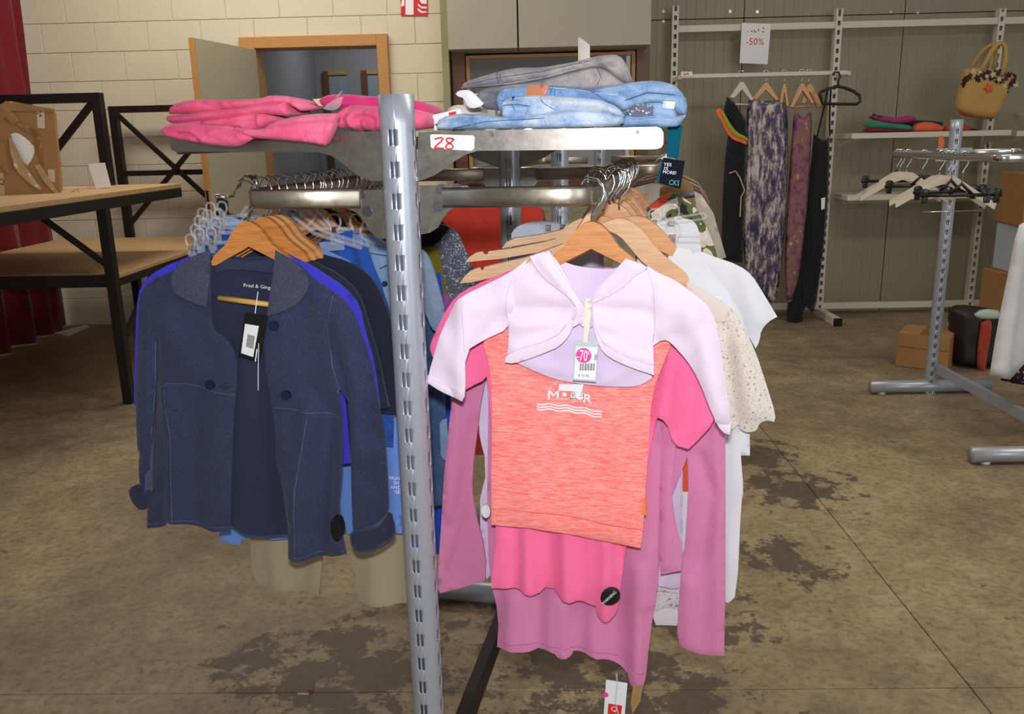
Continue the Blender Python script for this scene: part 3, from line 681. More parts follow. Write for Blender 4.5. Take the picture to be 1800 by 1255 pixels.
sheet('sleeve', '560,495 591,517 618,541 632,574 648,624 663,691 670,730 680,815 685,905 650,925 622,928 618,802 620,710 600,690 584,640 577,574', M['jacket'], jk, Pj, .018, .03, .002, .011, [('600,560 630,680 640,800', .008, .02), ('598,620 612,690', -.008, .012), ('655,720 650,850', -.006, .015), ('640,740 668,770', -.004, .01)])
sheet('cuff', '240,852 227,858 228,872 236,886 249,896 262,892 265,866 252,862', M['jacket_in'], jk, Pj, .018, .018, .0, .007)
sheet('cuff', '620,930 616,942 619,956 636,971 664,966 690,948 699,938 692,903 684,897 664,922 640,928', M['jacket_in'], jk, Pj, .022, .022, .006, .008, [('640,940 690,930', .004, .008)])
for s in ('377,437 376,501 372,537 341,527 317,514 310,492 314,474 330,458 352,446', '491,438 521,455 542,476 549,494 545,514 521,539 479,552 482,520 488,480'): sheet('collar', s, M['collar'], jk, Pj, .0045, .012, .017, .008)
M['button'] = plain('navy_button', (24, 34, 66), .22, 0, .1)
for c in ((375, 673), (487, 570), (508, 691)): disc('button', c, .0095, M['button'], jk, Pj, .010, .0165, 18)
sheet('buttonhole', '390,675 400,672 412,677 400,681', M['jacket_in'], jk, Pj, .001, .004, .013, .004)
M['seam'] = plain('pale_stitching', (86, 92, 122), .9); jb = surf(jk)
for s in ('275,600 274,675 267,757 263,860', '264,690 300,672 330,672 370,684 417,692', '480,714 520,716 560,722 600,734', '297,680 310,760 312,912', '548,730 530,850 527,975', '265,918 293,917 300,906 355,921 406,923', '513,968 536,973 576,971 609,962', '588,518 578,574 586,640 600,688'):
    stroke('seam_line', s, 1.1, jk, Pj, .0175, M['seam'], on=jb)
conform(text('brand_print', 'Fred & Ginger', (452, 506), 8, M['white_ink'], jk, Pj, -.004, -4, wpx=56), jb, Pj, .0015)
jt = thing('price_tag', 'black swing tag with white barcode label hanging inside the denim jacket', 'tag', Pj.pt(*Pj.px(452, 632), .018))
M['tag_black'] = plain('black_card', (18, 18, 20), .4, 0, .05)
prism('card', '438,546 478,552 462,634 426,622', M['tag_black'], jt, Pj, .0145, .0155); prism('barcode_label', '438,566 462,570 452,624 431,617', M['paper'], jt, Pj, .0157, .0162)
for k in range(7): prism('print', [(443+2.0*k*.9, 584+k*.6), (444+2.0*k*.9, 584+k*.6), (441+2.0*k*.9, 606+k*.6), (440+2.0*k*.9, 606+k*.6)], M['dark_ink'], jt, Pj, .0163, .0166)
stroke('print', '459,610 456,632', 2.2, jt, Pj, .0166, M['white_ink']); stroke('cord', '461,510 458,530 456,548', 1.6, jt, Pj, .0168, M['white_ink']); stroke('cord', '462,600 461,650 461,682', 1.4, jt, Pj, .0168, M['white_ink'])
disc('security_tag', (601, 919), .012, M['tag_black'], jk, Pj, .012, .03, 20, .026)
wood_hanger('glossy orange-brown wooden hanger holding the open denim jacket', Pj, *[Pj.px(436, 389)[0], Pj.px(436, 389)[1]], 'hang_orange', .16, True, .013, group='wooden hangers on the left rail')
for i, (u_, m_) in enumerate(((.076, 'hang_orange'), (.100, 'hang_mid'), (.126, 'hang_mid'))):
    P = PU(u_); lab = ['first brown wooden hanger behind the denim jacket hanger', 'second wooden hanger behind the denim jacket, under the purple blue top', 'rearmost of the arched wooden hangers behind the denim jacket'][i]
    wood_hanger(lab, P, RLv+.004*i, 1.318, m_, .17, False, .013, group='wooden hangers on the left rail')
# blue-violet top
def top(nm, label, u, parts, mat, hang, group=None, **kw):
    P = PU(u); g_ = garment(nm, label, 'top', P, hang, group)
    for n_, s, *r in parts:
        k = dict(kw); k.update(r[0] if r else {}); sheet(n_, s, M[mat] if isinstance(mat, str) else mat, g_, P, **k)
    return g_, P
M['violet'] = fabric('violet_blue_jersey', (62, 54, 206), .15); M['navy'] = fabric('dark_navy_jersey', (28, 34, 58)); M['navy2'] = fabric('black_navy_jersey', (18, 24, 46)); M['lightblue'] = fabric('light_blue_jersey', (104, 142, 220)); M['royal'] = fabric('royal_blue_knit', (24, 78, 168))
top('violet_sweater', 'violet blue long-sleeved top right behind the denim jacket', .076, [('body', '335,452 380,446 440,470 500,446 524,452 575,484 602,520 600,600 608,700 618,812 560,822 420,822 300,815 280,700 276,560 282,500', dict(wave=(.09, .006, 0, 1))), ('sleeve', '335,450 285,470 250,498 241,545 237,640 237,712 262,715 278,600 282,520', dict(t=.012)), ('sleeve', '520,450 568,480 604,503 633,538 641,580 655,630 666,690 672,770 620,790 606,640 585,560', dict(t=.012))], 'violet', (440, 820))
top('navy_shirt', 'dark navy jersey top between the violet top and the darker navy one', .100, [('body', '400,450 494,430 540,452 592,480 629,512 640,560 620,640 618,800 560,810 380,800 330,700 320,560 340,480', dict(wave=(.08, .005, 0, 2))), ('sleeve', '560,465 595,480 629,511 646,557 669,641 684,715 668,720 645,700 620,600', dict(t=.012))], 'navy', (470, 800))
top('navy_cardigan', 'black navy top with wide sleeve nearest the silver post', .126, [('body', '430,448 512,424 562,446 618,460 646,480 660,520 655,600 640,730 640,790 420,790 390,560 400,480', dict(wave=(.08, .005, 0, 3))), ('sleeve', '600,455 645,478 668,508 688,557 696,641 699,729 672,726 655,640 630,560', dict(t=.014))], 'navy2', (520, 790))
Pq = PU(.122)
for s in ('523,443 529,436 533,444', '541,442 546,434 551,444'): pass
g_, P = top('light_blue_tee', 'light blue t-shirt with white print lines hanging low behind the denim jacket', .158, [('body', '420,440 540,425 640,470 690,600 694,735 705,740 708,936 660,930 560,948 428,945 424,956 384,950 392,900 400,700 405,520', dict(wave=(.1, .006, 0, .5)))], 'lightblue', (540, 945))
for k, s in enumerate(('BRIN', 'SH', 'AND', 'GE')): gb_ = surf(g_) if k == 0 else gb_; conform(text('shirt_print', s, ((695, 698, 697, 700)[k], 838+k*8.2), 6.0, M['white_ink'], g_, P, .012, 0), gb_, P, .0015)
M['lace_blue'] = heather('blue_lace', (16, 40, 110), (48, 96, 180), (30, 30, 30), 12)
top('blue_lace_blouse', 'deep blue lacy top with frayed hem beside the silver post', .142, [('body', '560,450 640,480 680,560 690,640 692,735 691,786 676,784 660,740 560,745 540,600', dict())], 'lace_blue', (650, 786))
M['khaki'] = fabric('khaki_linen', (160, 149, 120), .08)
P = PU(.20); kh = garment('khaki_trousers', 'khaki wide-leg trousers showing below the denim jacket', 'trousers', P, (575, 1065))
sheet('waist', '455,600 690,600 712,700 600,740 440,720', M['khaki'], kh, P, .008, .02)
sheet('leg', '440,690 590,700 575,860 567,974 562,1043 509,1038 480,1036 462,1030 446,1012 440,960', M['khaki'], kh, P, .014, .03, 0, .014, [('480,900 490,1035', .006, .02), ('540,900 530,1040', -.006, .02)])
sheet('leg', '585,700 712,700 722,800 724,1058 700,1062 677,1066 640,1058 629,1054 618,980 611,925 600,800', M['khaki'], kh, P, .014, .03, 0, .014, [('660,900 655,1060', .006, .02), ('700,900 698,1055', -.005, .02)])
# royal blue skirt on a clear clip hanger
P = PU(.235); sk = garment('blue_skirt', 'royal blue gathered skirt clipped to a clear hanger', 'skirt', P, (640, 700))
sheet('skirt', '548,432 575,420 602,408 626,405 634,413 652,455 668,500 686,545 700,620 706,700 560,710 540,600', M['royal'], sk, P, .008, .02, 0, .009, [('625,410 660,520 672,690', .006, .008), ('610,412 640,540 648,690', -.006, .008), ('595,415 620,560', .006, .008), ('580,425 600,560', -.005, .008), ('640,430 690,600', -.005, .007)], (.025, .004, 0, 1))
sheet('waistband', '570,424 602,408 626,404 633,412 634,418 604,420 574,432', M['royal'], sk, P, .010, .008, .002, .007)
clip_hanger('clear plastic clip hanger holding the royal blue skirt', P, P.px(560, 380)[0], 1.318, P.px(600, 402)[1], (.0365, .085, -.09), .30, 'clear clip hangers on the left rail')
prism('size_plate', '568,424 610,421 612,437 570,440', M['clear'], bpy.data.objects['clip_hanger'], P, .018, .021)
# light denim jacket reaching past the post
M['lightdenim'] = denim('light_wash_denim', (92, 124, 164), (124, 156, 194), (160, 186, 214), 9)
M['greydenim'] = denim('pale_grey_blue_denim', (104, 122, 150), (132, 150, 178), (164, 180, 202), 9)
P = PU(.30); dj = garment('light_denim_jacket', 'light blue denim jacket half hidden behind the silver post', 'jacket', P, (690, 720))
sheet('body', '600,425 634,414 656,411 682,430 720,445 742,470 748,560 745,730 640,730 620,560', M['lightdenim'], dj, P, .010, .02, 0, .012, [('655,420 668,520 672,700', .006, .01)])
sheet('sleeve', '720,440 742,437 753,447 764,470 776,515 783,546 782,566 772,584 760,578 748,548 738,500', M['greydenim'], dj, P, .016, .016, .004, .009, [('752,470 766,540', .005, .008)])
disc('button', (680, 497), .006, M['rivet'], dj, P, .012, .017, 12); stroke('seam_line', '634,432 660,444 690,448', 1.2, dj, P, .0175, M['jacket']); stroke('seam_line', '672,470 690,462', 1.2, dj, P, .0175, M['jacket'])
# more garments further along the left rail
M['darkdenim'] = denim('mid_blue_denim', (40, 60, 92), (58, 84, 124), (84, 114, 156), 9)
M['greygreen'] = fabric('grey_green_twill', (96, 100, 92))
P = PU(.40); dn_ = garment('blue_jeans', 'mid blue jeans hanging behind the post with a turned-up hem', 'jeans', P, (740, 890))
sheet('leg', '640,470 735,470 764,560 772,600 783,720 786,800 788,884 745,892 700,880 660,700', M['darkdenim'], dn_, P, .014, .025, 0, .014, [('760,600 770,880', .006, .012)])
sheet('hem', '742,742 786,735 790,790 790,806 744,808', M['lightdenim'], dn_, P, .017, .014, .003, .01)
P = PU(.47); gg = garment('grey_green_trousers', 'dull grey green trousers behind the blue jeans', 'trousers', P, (750, 890)); sheet('leg', '690,480 760,480 779,640 781,888 745,892 710,700', M['greygreen'], gg, P, .012, .02)
P = PU(.55); rb = garment('bright_blue_garment', 'bright blue garment low behind the post', 'clothing', P, (765, 970)); sheet('body', '690,480 775,480 795,700 792,890 789,972 745,975 700,800', fabric('bright_blue_cotton', (20, 78, 200)), rb, P, .012, .02)
# striped cardigan
def glitter():
    t = NT('grey_glitter_knit'); v = t.n('ShaderNodeTexVoronoi'); v.inputs['Scale'].default_value = 330; t.l(t.co(), v.inputs['Vector'])
    k = t.ramp(v.outputs['Color'], [(.70, (0, 0, 0)), (.82, (1, 1, 1))]); base = t.mix(t.noise(40, 4), lin((76, 84, 102)), lin((112, 120, 138)))
    t.col(t.mix(k, base, lin((206, 210, 220)))); t.bump(t.noise(180, 3), .5, .004); t.set(Roughness=.8); return t.m
M['glitter'] = glitter(); M['olive'] = fabric('olive_lime_knit', (122, 116, 26)); M['greyband'] = fabric('mid_grey_knit', (104, 102, 98)); M['orchid'] = fabric('orchid_pink_knit', (170, 90, 164))
P = PU(.62); cg = garment('striped_cardigan', 'grey glitter cardigan with olive and pink colour blocks right of the post', 'cardigan', P, (780, 690))
sheet('body', '690,440 735,405 772,392 793,400 803,407 812,424 824,452 834,480 846,515 850,690 760,700 700,680', M['glitter'], cg, P, .014, .025, 0, .01, [('795,410 822,500 830,640', .006, .01)])
sheet('olive_block', '744,434 768,430 776,448 786,500 790,512 770,516 756,470', M['olive'], cg, P, .004, .006, .016, .007)
sheet('pink_block', '770,517 791,513 798,540 780,546', M['orchid'], cg, P, .004, .006, .016, .007)
for k in range(5): sheet('grey_stripe', [(772+k*4.5, 437+k*17), (783+k*4.0, 433+k*17), (786+k*4.0, 443+k*17), (775+k*4.5, 447+k*17)], M['greyband'], cg, P, .003, .004, .0155, .006)
sheet('collar', '735,408 772,391 792,399 770,430 744,436', M['black_plastic'], cg, P, .006, .008, .014, .008)
# clear clip hangers at the outer left with pale blue and blue skirts
M['pale_blue'] = fabric('pale_blue_cotton', (150, 176, 214))
for i, (u_, cx, cy, lab) in enumerate(((.16, 375, 380, 'clear clip hanger highest of the cluster left of the denim jacket hanger'), (.14, 372, 393, 'clear clip hanger second in the cluster left of the denim jacket hanger'), (.11, 368, 408, 'clear clip hanger third in the cluster left of the denim jacket hanger'), (.075, 362, 425, 'clear clip hanger lowest and nearest in the cluster at the left'))):
    P = PU(u_, -6); s, z = P.px(cx, cy); h_ = clip_hanger(lab, P, P.px(445+i*-2, 390)[0], 1.318, z, (), .02, 'clear clip hangers on the left rail', True)
    tube('bar', [P.pt(s-.03, z-.006), P.pt(P.px(450, cy)[0], z+.004)], .0045, M['clear'], h_, 6)
    for dx, dz in ((0, .004), (.028, .006), (-.022, -.008)): clip(h_, P, s+dx, z+dz, .006+.004*i, .8)
for u_, s_, m_, lab in ((.17, '352,388 372,380 420,382 430,400 430,640 352,640 342,470', 'pale_blue', 'pale blue skirt clipped at the outer left of the rack'), (.15, '340,425 352,402 372,398 440,410 440,660 345,660 338,500', 'royal', 'royal blue skirt clipped at the outer left behind the denim jacket')):
    P = PU(u_, -6); g_ = garment('clipped_skirt', lab, 'skirt', P, (390, 640)); sheet('skirt', s_, M[m_], g_, P, .006, .015, 0, .012, (), (.03, .004, 0, 2))
# black clip hanger sticking out
P = PU(.30, -14); bh = thing('black_clip_hanger', 'black plastic clip hanger poking out left under the rail', 'hanger', P.pt(*P.px(420, 385)))
tube('bar', [P.pt(*P.px(382, 374)), P.pt(*P.px(455, 388)), P.pt(*P.px(560, 398))], .006, M['black_plastic'], bh, 6)
for c_ in ((396, 370), (520, 392)):
    s, z = P.px(*c_); o = sheet('clip', [(s-.012, z-.03), (s+.012, z-.03), (s+.014, z), (s+.017, z+.022), (s+.008, z+.030), (s-.008, z+.030), (s-.017, z+.022), (s-.014, z)], M['black_plastic'], bh, P, .008, .006, .006, .006, local=True); obj('clip_spring', *boxm(P.pt(s, z-.002, .015), (.007, .004, .02), (P.a, P.n, Vector((0, 0, 1)))), M['chrome'], o)
hook(bh, P.pt(P.px(470, 380)[0], P.px(470, 384)[1]), VV)
# row of wire hooks and plain hangers along the left rail
for i in range(22):
    u_ = .335+.028*i
    P = PU(u_, random.uniform(-4, 4)); m_ = ['hang_orange', 'black_plastic', 'hang_mid', 'hang_orange'][i % 4]
    P = Plane(RK(u_), P.a)
    wood_hanger('wooden hanger in the packed row along the left rail behind the front garments', P, RLv, 1.318+random.uniform(-.003, .003), m_, .28, False, .011, group='packed hangers along the left rail')
for i in range(5):
    u_ = .145+.04*i; P = PU(u_)
    if i in (0,): continue
    h_ = thing('wire_hook_hanger', 'clear plastic hanger on a wire hook under the left rail', 'hanger', P.pt(RLv, 1.27), 'clear hangers under the left rail'); hook(h_, P.pt(RLv, 1.318), P.a)
    tube('body', [P.pt(RLv-.15, 1.245), P.pt(RLv-.05, 1.275), P.pt(RLv, 1.316), P.pt(RLv+.05, 1.275), P.pt(RLv+.15, 1.245)], .005, M['clear'], h_, 6)
# ================================================================== GARMENTS ON THE RIGHT RAIL
M['bolero'] = fabric('pale_pink_jersey', (232, 216, 234), .03, 500, .25, .5); M['bolero_in'] = fabric('lilac_inside', (220, 202, 234), .03, 500, .25)
Pb = PU(.025)
bo = garment('bolero_cardigan', 'pale pink cropped bolero with a 70 percent price tag, front of the right rail', 'cardigan', Pb, (1020, 680))
sheet('back', '967,445 984,459 1015,470 1052,474 1085,474 1101,456 1140,490 1150,560 1148,609 1150,664 1129,679 1110,683 1070,682 1033,679 990,673 960,664 923,648 892,632 894,600 905,560 915,500', M['bolero_in'], bo, Pb, .004, .015, -.010, .011, [('930,640 1000,655', .003, .01), ('1060,670 1120,640', .004, .012), ('1040,600 1045,670', -.003, .012)])
sheet('front_panel', '967,442 984,462 1000,490 1016,520 1030,545 1020,566 1006,575 1000,592 985,606 960,617 934,627 910,634 890,633 894,613 896,577 890,540 900,490 920,465 945,452', M['bolero'], bo, Pb, .006, .018, .004, .009, [('900,545 960,545 1010,548', -.006, .014), ('905,570 990,562', .004, .012), ('905,612 950,600 990,580', .005, .007), ('930,500 980,520', .003, .02)])
sheet('front_panel', '1101,453 1085,474 1065,490 1045,510 1042,532 1044,565 1055,606 1070,622 1107,639 1148,653 1150,640 1147,609 1150,570 1152,520 1150,485 1138,466', M['bolero'], bo, Pb, .006, .018, .005, .009, [('1048,545 1100,545 1140,550', -.006, .012), ('1050,560 1080,575', .004, .01), ('1060,595 1100,618 1148,632', .005, .007), ('1110,500 1090,540', .003, .02)])
sheet('sleeve', '930,452 905,474 861,497 813,519 799,536 780,576 762,631 752,671 780,686 815,702 822,690 822,613 850,598 896,577 903,540 912,490', M['bolero'], bo, Pb, .016, .03, .002, .011, [('815,525 818,600 818,690', .010, .02), ('850,590 890,560', -.005, .012), ('780,590 800,640', .005, .02), ('838,540 890,530', .004, .015), ('862,505 880,560', -.003, .02)])
sheet('sleeve', '1138,466 1158,480 1180,488 1228,520 1251,543 1262,580 1273,653 1286,741 1280,761 1268,755 1253,727 1228,664 1206,631 1180,601 1165,597 1148,607 1150,560 1142,500', M['bolero'], bo, Pb, .016, .03, .002, .011, [('1215,540 1240,620 1265,720', .010, .02), ('1152,600 1185,590', -.005, .01), ('1160,520 1200,560', .004, .02), ('1230,570 1215,630', -.004, .014)])
sheet('collar_band', '934,449 950,443 968,439 980,462 998,490 1012,512 1026,530 1030,550 1020,566 1008,572 1012,556 1016,538 1006,522 985,508 960,488 942,468', M['bolero'], bo, Pb, .005, .010, .014, .007, [('955,455 985,490 1012,530', .003, .006)], crumple=.003)
sheet('collar_band', '1101,452 1120,459 1138,468 1130,476 1118,480 1108,492 1096,503 1082,512 1060,524 1044,530 1048,512 1062,494 1080,476 1090,464', M['bolero'], bo, Pb, .005, .010, .014, .007, [('1110,465 1080,495 1055,515', .003, .006)], crumple=.003, sd=3)
sheet('hem_band', '890,634 892,622 910,612 935,604 960,597 985,584 997,568 1008,566 1004,585 985,606 960,617 934,627 905,636', M['bolero'], bo, Pb, .004, .006, .013, .007, crumple=.002, sd=5)
sheet('hem_band', '1046,562 1054,585 1066,604 1090,618 1120,630 1149,638 1150,655 1107,641 1070,624 1055,608 1044,572', M['bolero'], bo, Pb, .004, .006, .013, .007, crumple=.002, sd=6)
sheet('tie', '1012,535 1026,528 1032,545 1030,560 1042,572 1030,575 1020,566 1006,556', M['bolero'], bo, Pb, .008, .010, .012, .006, crumple=.004, sd=8)
sheet('cuff', '752,668 756,656 778,670 818,688 815,703 780,687', M['bolero'], bo, Pb, .013, .010, .006, .008); sheet('cuff', '1256,735 1276,742 1286,738 1282,761 1268,756', M['bolero'], bo, Pb, .013, .010, .006, .008)
M['bseam'] = fabric('lilac_seam', (214, 194, 220)); bb = surf(bo)
for s in ('936,450 944,468 962,488 985,507 1006,522 1016,540 1012,556', '1138,468 1130,476 1118,481 1108,492 1096,503 1082,512 1060,524 1044,530', '892,622 912,611 935,604 960,597 985,584 997,568', '1046,566 1054,586 1066,604 1090,618 1120,630 1149,638', '897,577 890,550 893,515 906,478', '1147,609 1152,560 1150,510 1138,470', '756,658 778,671 819,689', '1256,733 1276,742 1287,738', '822,613 819,560 815,522'): stroke('seam_line', s, 1.3, bo, Pb, .03, M['bseam'], on=bb)
pt = thing('price_tag', 'white price tag with pink 70 percent sticker hanging on the bolero', 'tag', Pb.pt(*Pb.px(1032, 663), .025))
M['tag_grey'] = plain('grey_edge_card', (186, 198, 206), .5, 0, .02); M['pink_ink'] = plain('magenta_sticker', (222, 70, 156), .5, 0, .02)
prism('card', '1013,592 1055,593 1050,664 1010,661', M['tag_grey'], pt, Pb, .0265, .0272); prism('price_label', '1016,603 1053,604 1049,661 1012,658', M['paper'], pt, Pb, .0274, .0279)
disc('discount_sticker', (1029, 618), .0135, M['pink_ink'], pt, Pb, .028, .0284, 24)
text('print', '70', (1029, 618), 19, M['white_ink'], pt, Pb, .0288, -3, wpx=13); text('print', '-', (1019.5, 620.5), 1.8, M['white_ink'], pt, Pb, .0288, 0, wpx=4); text('print', '%', (1037.5, 613.5), 6, M['white_ink'], pt, Pb, .0288, 0, wpx=4)
x = 1023
for k, w_ in enumerate((1.4, .7, 1.2, .6, 1.6, .8, 1.3, .6, 1.5, .7, 1.4)):
    prism('barcode', [(x, 632), (x+w_, 632), (x+w_-.6, 644), (x-.6, 644)], M['dark_ink'], pt, Pb, .0281, .0283); x += w_+1.3
text('print', '€ 21,95', (1029, 653), 5, M['dark_ink'], pt, Pb, .0284, -2); text('print', '080', (1050, 621), 5, M['dark_ink'], pt, Pb, .0284, 85)
M['ribbon'] = plain('cream_satin_ribbon', (228, 218, 200), .35, 0, .04); sheet('ribbon', '1032,515 1043,522 1041,560 1036,596 1028,596 1030,560', M['ribbon'], pt, Pb, .0015, .004, .026, .006)
wood_hanger('reddish varnished wooden hanger holding the pale pink bolero', Pb, *Pb.px(1040, 389), 'hang_orange', .16, False, .014, group='wooden hangers at the front of the right rail')
for i, u_ in enumerate((.052, .080, .118)):
    P = PU(u_); wood_hanger(['pale wooden hanger just behind the bolero hanger', 'second pale wooden hanger behind the bolero hanger', 'third pale wooden hanger behind the bolero hanger'][i], P, P.px(1041+2*i, 390)[0], P.px(1041, 392+i)[1], 'hang_light', .16, False, .012, group='wooden hangers at the front of the right rail')
# coral tank
M['coral'] = heather('coral_slub_jersey', (255, 108, 106), (255, 172, 164), (5, 5, 36), 8, .40, .62, .2)
Pc = PU(.052); ct = garment('coral_shirt', 'coral slub top with white lettering and wave lines under the bolero', 'top', Pc, (1000, 950))
sheet('body', '925,480 965,470 1000,520 1060,520 1100,478 1140,490 1168,530 1182,600 1166,640 1146,690 1140,780 1136,843 1131,929 1126,963 1060,950 1003,938 925,926 864,922 864,800 866,690 860,640 847,600 872,540 895,500', M['coral'], ct, Pc, .008, .02, 0, .012, [('900,900 1000,905 1130,935', -.002, .004), ('940,700 930,900', .003, .03), ('1080,720 1090,920', .003, .03)])
M['coral_hem'] = plain('coral_stitch', (236, 84, 80), .9); cbv = surf(ct); stroke('hem_stitch', '866,893 925,895 1003,905 1060,918 1131,930', 1.4, ct, Pc, .0105, M['coral_hem'], on=cbv)
sheet('side_label', '1131,872 1137,872 1136,902 1130,902', fabric('orange_label', (255, 128, 60)), ct, Pc, .001, .003, .009, .005)
conform(text('shirt_print', 'M', (974, 692), 15, M['white_ink'], ct, Pc, .0115, -2, 1.25), cbv, Pc, .0014); conform(text('shirt_print', 'R', (1034, 699), 15, M['white_ink'], ct, Pc, .0115, -5, 1.2), cbv, Pc, .0014)
for c_ in ((981, 698), (988, 699), (995.5, 699.5), (1010.5, 700.5), (1020, 701.5), (977, 672.5)): conform(disc('shirt_print', c_, .0032, M['white_ink'], ct, Pc, .0105, .0115, 10, .0018), cbv, Pc, .0014)
for k in range(3): stroke('wave_print', ' '.join('%d,%.1f' % (945+6*i, 707+4.6*k+i*.25+.03*i*i+1.3*math.sin(i*1.25)) for i in range(20)), 2.3, ct, Pc, .0115, M['white_ink'], on=cbv)
tt = thing('paper_tag', 'white and dotted paper tags peeking out below the bolero hem', 'tag', Pc.pt(*Pc.px(1008, 700), .014)); prism('card', '985,672 1027,672 1024,686 983,683', M['paper'], tt, Pc, .012, .0126)
def dotted():
    t = NT('dotted_card'); v = t.n('ShaderNodeTexVoronoi'); v.inputs['Scale'].default_value = 260; v.inputs['Randomness'].default_value = .2; t.l(t.co(), v.inputs['Vector']); t.col(t.ramp(v.outputs['Distance'], [(.30, lin((60, 50, 50))), (.4, lin((238, 232, 228)))])); t.set(Roughness=.6); return t.m
prism('dotted_card', '1006,685 1027,686 1029,698 1019,699 1015,696 1003,697', dotted(), tt, Pc, .013, .0136); disc('eyelet', (994, 690), .004, M['paper'], tt, Pc, .0128, .0134, 12)
# hot pink tee
M['hotpink'] = fabric('hot_pink_jersey', (250, 112, 164), .04, 500, .25); g_, P = top('pink_tee', 'hot pink t-shirt with black oval tag under the coral top', .078, [
    ('body', '900,480 980,465 1040,500 1100,468 1150,480 1185,560 1180,640 1158,700 1146,780 1120,900 1100,963 1095,1000 1090,1040 1087,1064 1084,1080 1076,1086 1066,1087 1057,1085 1050,1079 1048,1070 1048,1064 1027,1057 979,1047 969,1028 957,1036 946,1044 904,1032 865,1030 875,925 862,700 850,620 860,540', dict(wave=(.07, .010, 0, 2.2), folds=[('1075,960 1068,1080', .004, .014), ('958,930 962,1036', -.006, .012), ('905,940 905,1030', .005, .02), ('1020,940 1015,1050', .005, .02)])),
    ('sleeve', '915,468 855,492 812,512 790,535 772,570 757,604 757,616 768,640 780,690 800,696 826,680 857,665 866,630 880,560 900,500', dict(t=.014, w=.025)),
    ('sleeve', '1160,490 1200,520 1240,560 1262,620 1272,680 1254,743 1232,768 1210,790 1185,783 1170,735 1156,730 1148,760 1140,762 1146,700 1160,660 1178,620', dict(t=.016, w=.025, folds=[('1180,640 1165,730', .010, .014), ('1220,680 1200,780', -.006, .014), ('1180,780 1250,740', .003, .006)]))], 'hotpink', (1000, 1080)); sheet('back', '880,880 1090,880 1094,1000 1088,1046 1040,1050 980,1042 930,1036 868,1028', M['hotpink'], g_, P, .004, .009, -.016, .014)
sl = thing('security_tag', 'black oval security tag on the hem of the hot pink t-shirt', 'tag', P.pt(*P.px(1075, 1056), .02))
sx_, sz_ = P.px(1075, 1035); sheet('casing', [(sx_+.021*math.cos(a)*math.cos(.75)-.0165*math.sin(a)*math.sin(.75), sz_+.021*math.cos(a)*math.sin(.75)+.0165*math.sin(a)*math.cos(.75)) for a in [k*math.pi/9 for k in range(18)]], M['tag_black'], sl, P, .008, .018, .026, .005, local=True, smooth=0)
text('print', 'WARNING', (1073, 1034), 4.5, M['white_ink'], sl, P, .0375, 48)
disc('security_pin', (857, 893), .009, M['white_plastic'], g_, P, .008, .016, 16, .014)
# mauve long sleeves
M['mauve'] = fabric('mauve_jersey', (214, 128, 172), .05, 600, .25); M['lavender'] = fabric('pale_lavender_jersey', (222, 206, 232), .04)
g_, P = top('mauve_shirt', 'long mauve top with a dipped hem, longest garment on the right rail', .118, [
    ('body', '900,490 980,470 1100,470 1160,500 1190,600 1186,785 1162,904 1159,1011 1150,1068 1141,1130 1136,1185 1133,1199 1128,1207 1118,1206 1109,1200 1105,1190 1103,1178 1048,1151 1008,1144 1005,1151 998,1154 986,1154 980,1151 976,1144 953,1139 925,1144 873,1139 876,1088 860,1011 856,850 860,650 875,560', dict(folds=[('990,1060 992,1150', .008, .010), ('1125,1000 1118,1195', .006, .016), ('1075,900 1090,1160', -.008, .02), ('905,1050 900,1138', .006, .02), ('1150,760 1146,1060', .008, .012), ('1140,960 1135,1060', .004, .01)], wave=(.08, .006, 0, 1))),
    ('sleeve', '1165,560 1186,640 1190,760 1186,800 1180,860 1188,925 1199,962 1197,1003 1161,1009 1159,904 1160,800', dict(t=.014, folds=[('1186,760 1172,860 1170,990', .006, .010)]))], 'mauve', (1000, 1200))
stroke('hem_stitch', '876,1128 950,1130 1050,1142 1105,1166 1132,1180', 1.0, g_, P, .024, M['orchid'], on=surf(g_))
g_, P = top('mauve_cardigan', 'mauve long-sleeved top whose sleeves hang wide on both sides', .148, [
    ('body', '880,500 980,470 1100,470 1180,510 1230,600 1225,760 1170,900 1000,900 900,800 880,640', dict()),
    ('sleeve', '880,500 830,560 805,640 796,700 786,793 776,920 769,1028 775,1041 814,1032 853,1019 855,975 834,892 829,838 840,740 862,620', dict(t=.014, w=.022, folds=[('836,740 818,860 778,1000', -.006, .010), ('800,720 790,900', .006, .016)])),
    ('sleeve', '1200,520 1250,580 1272,650 1275,760 1275,986 1273,1151 1239,1150 1212,1143 1189,1127 1194,1052 1198,992 1204,960 1208,900 1210,850 1208,800 1204,770 1200,700', dict(t=.014, w=.022, folds=[('1228,800 1256,870 1240,960 1215,1010', -.008, .010), ('1262,700 1262,1140', .006, .014), ('1215,1000 1210,1130', .006, .014)]))], 'mauve', (1000, 900))
top('lavender_shirt', 'pale lavender top showing as a strip beside the mauve sleeve', .172, [('body', '900,500 1100,490 1180,560 1200,700 1200,1030 1186,1035 1158,1030 1155,1020 1000,960 870,1000 856,1018 842,890 858,820 838,740 850,620', dict(folds=[('850,760 846,880 853,1010', .005, .008)]))], 'lavender', (1000, 1020))
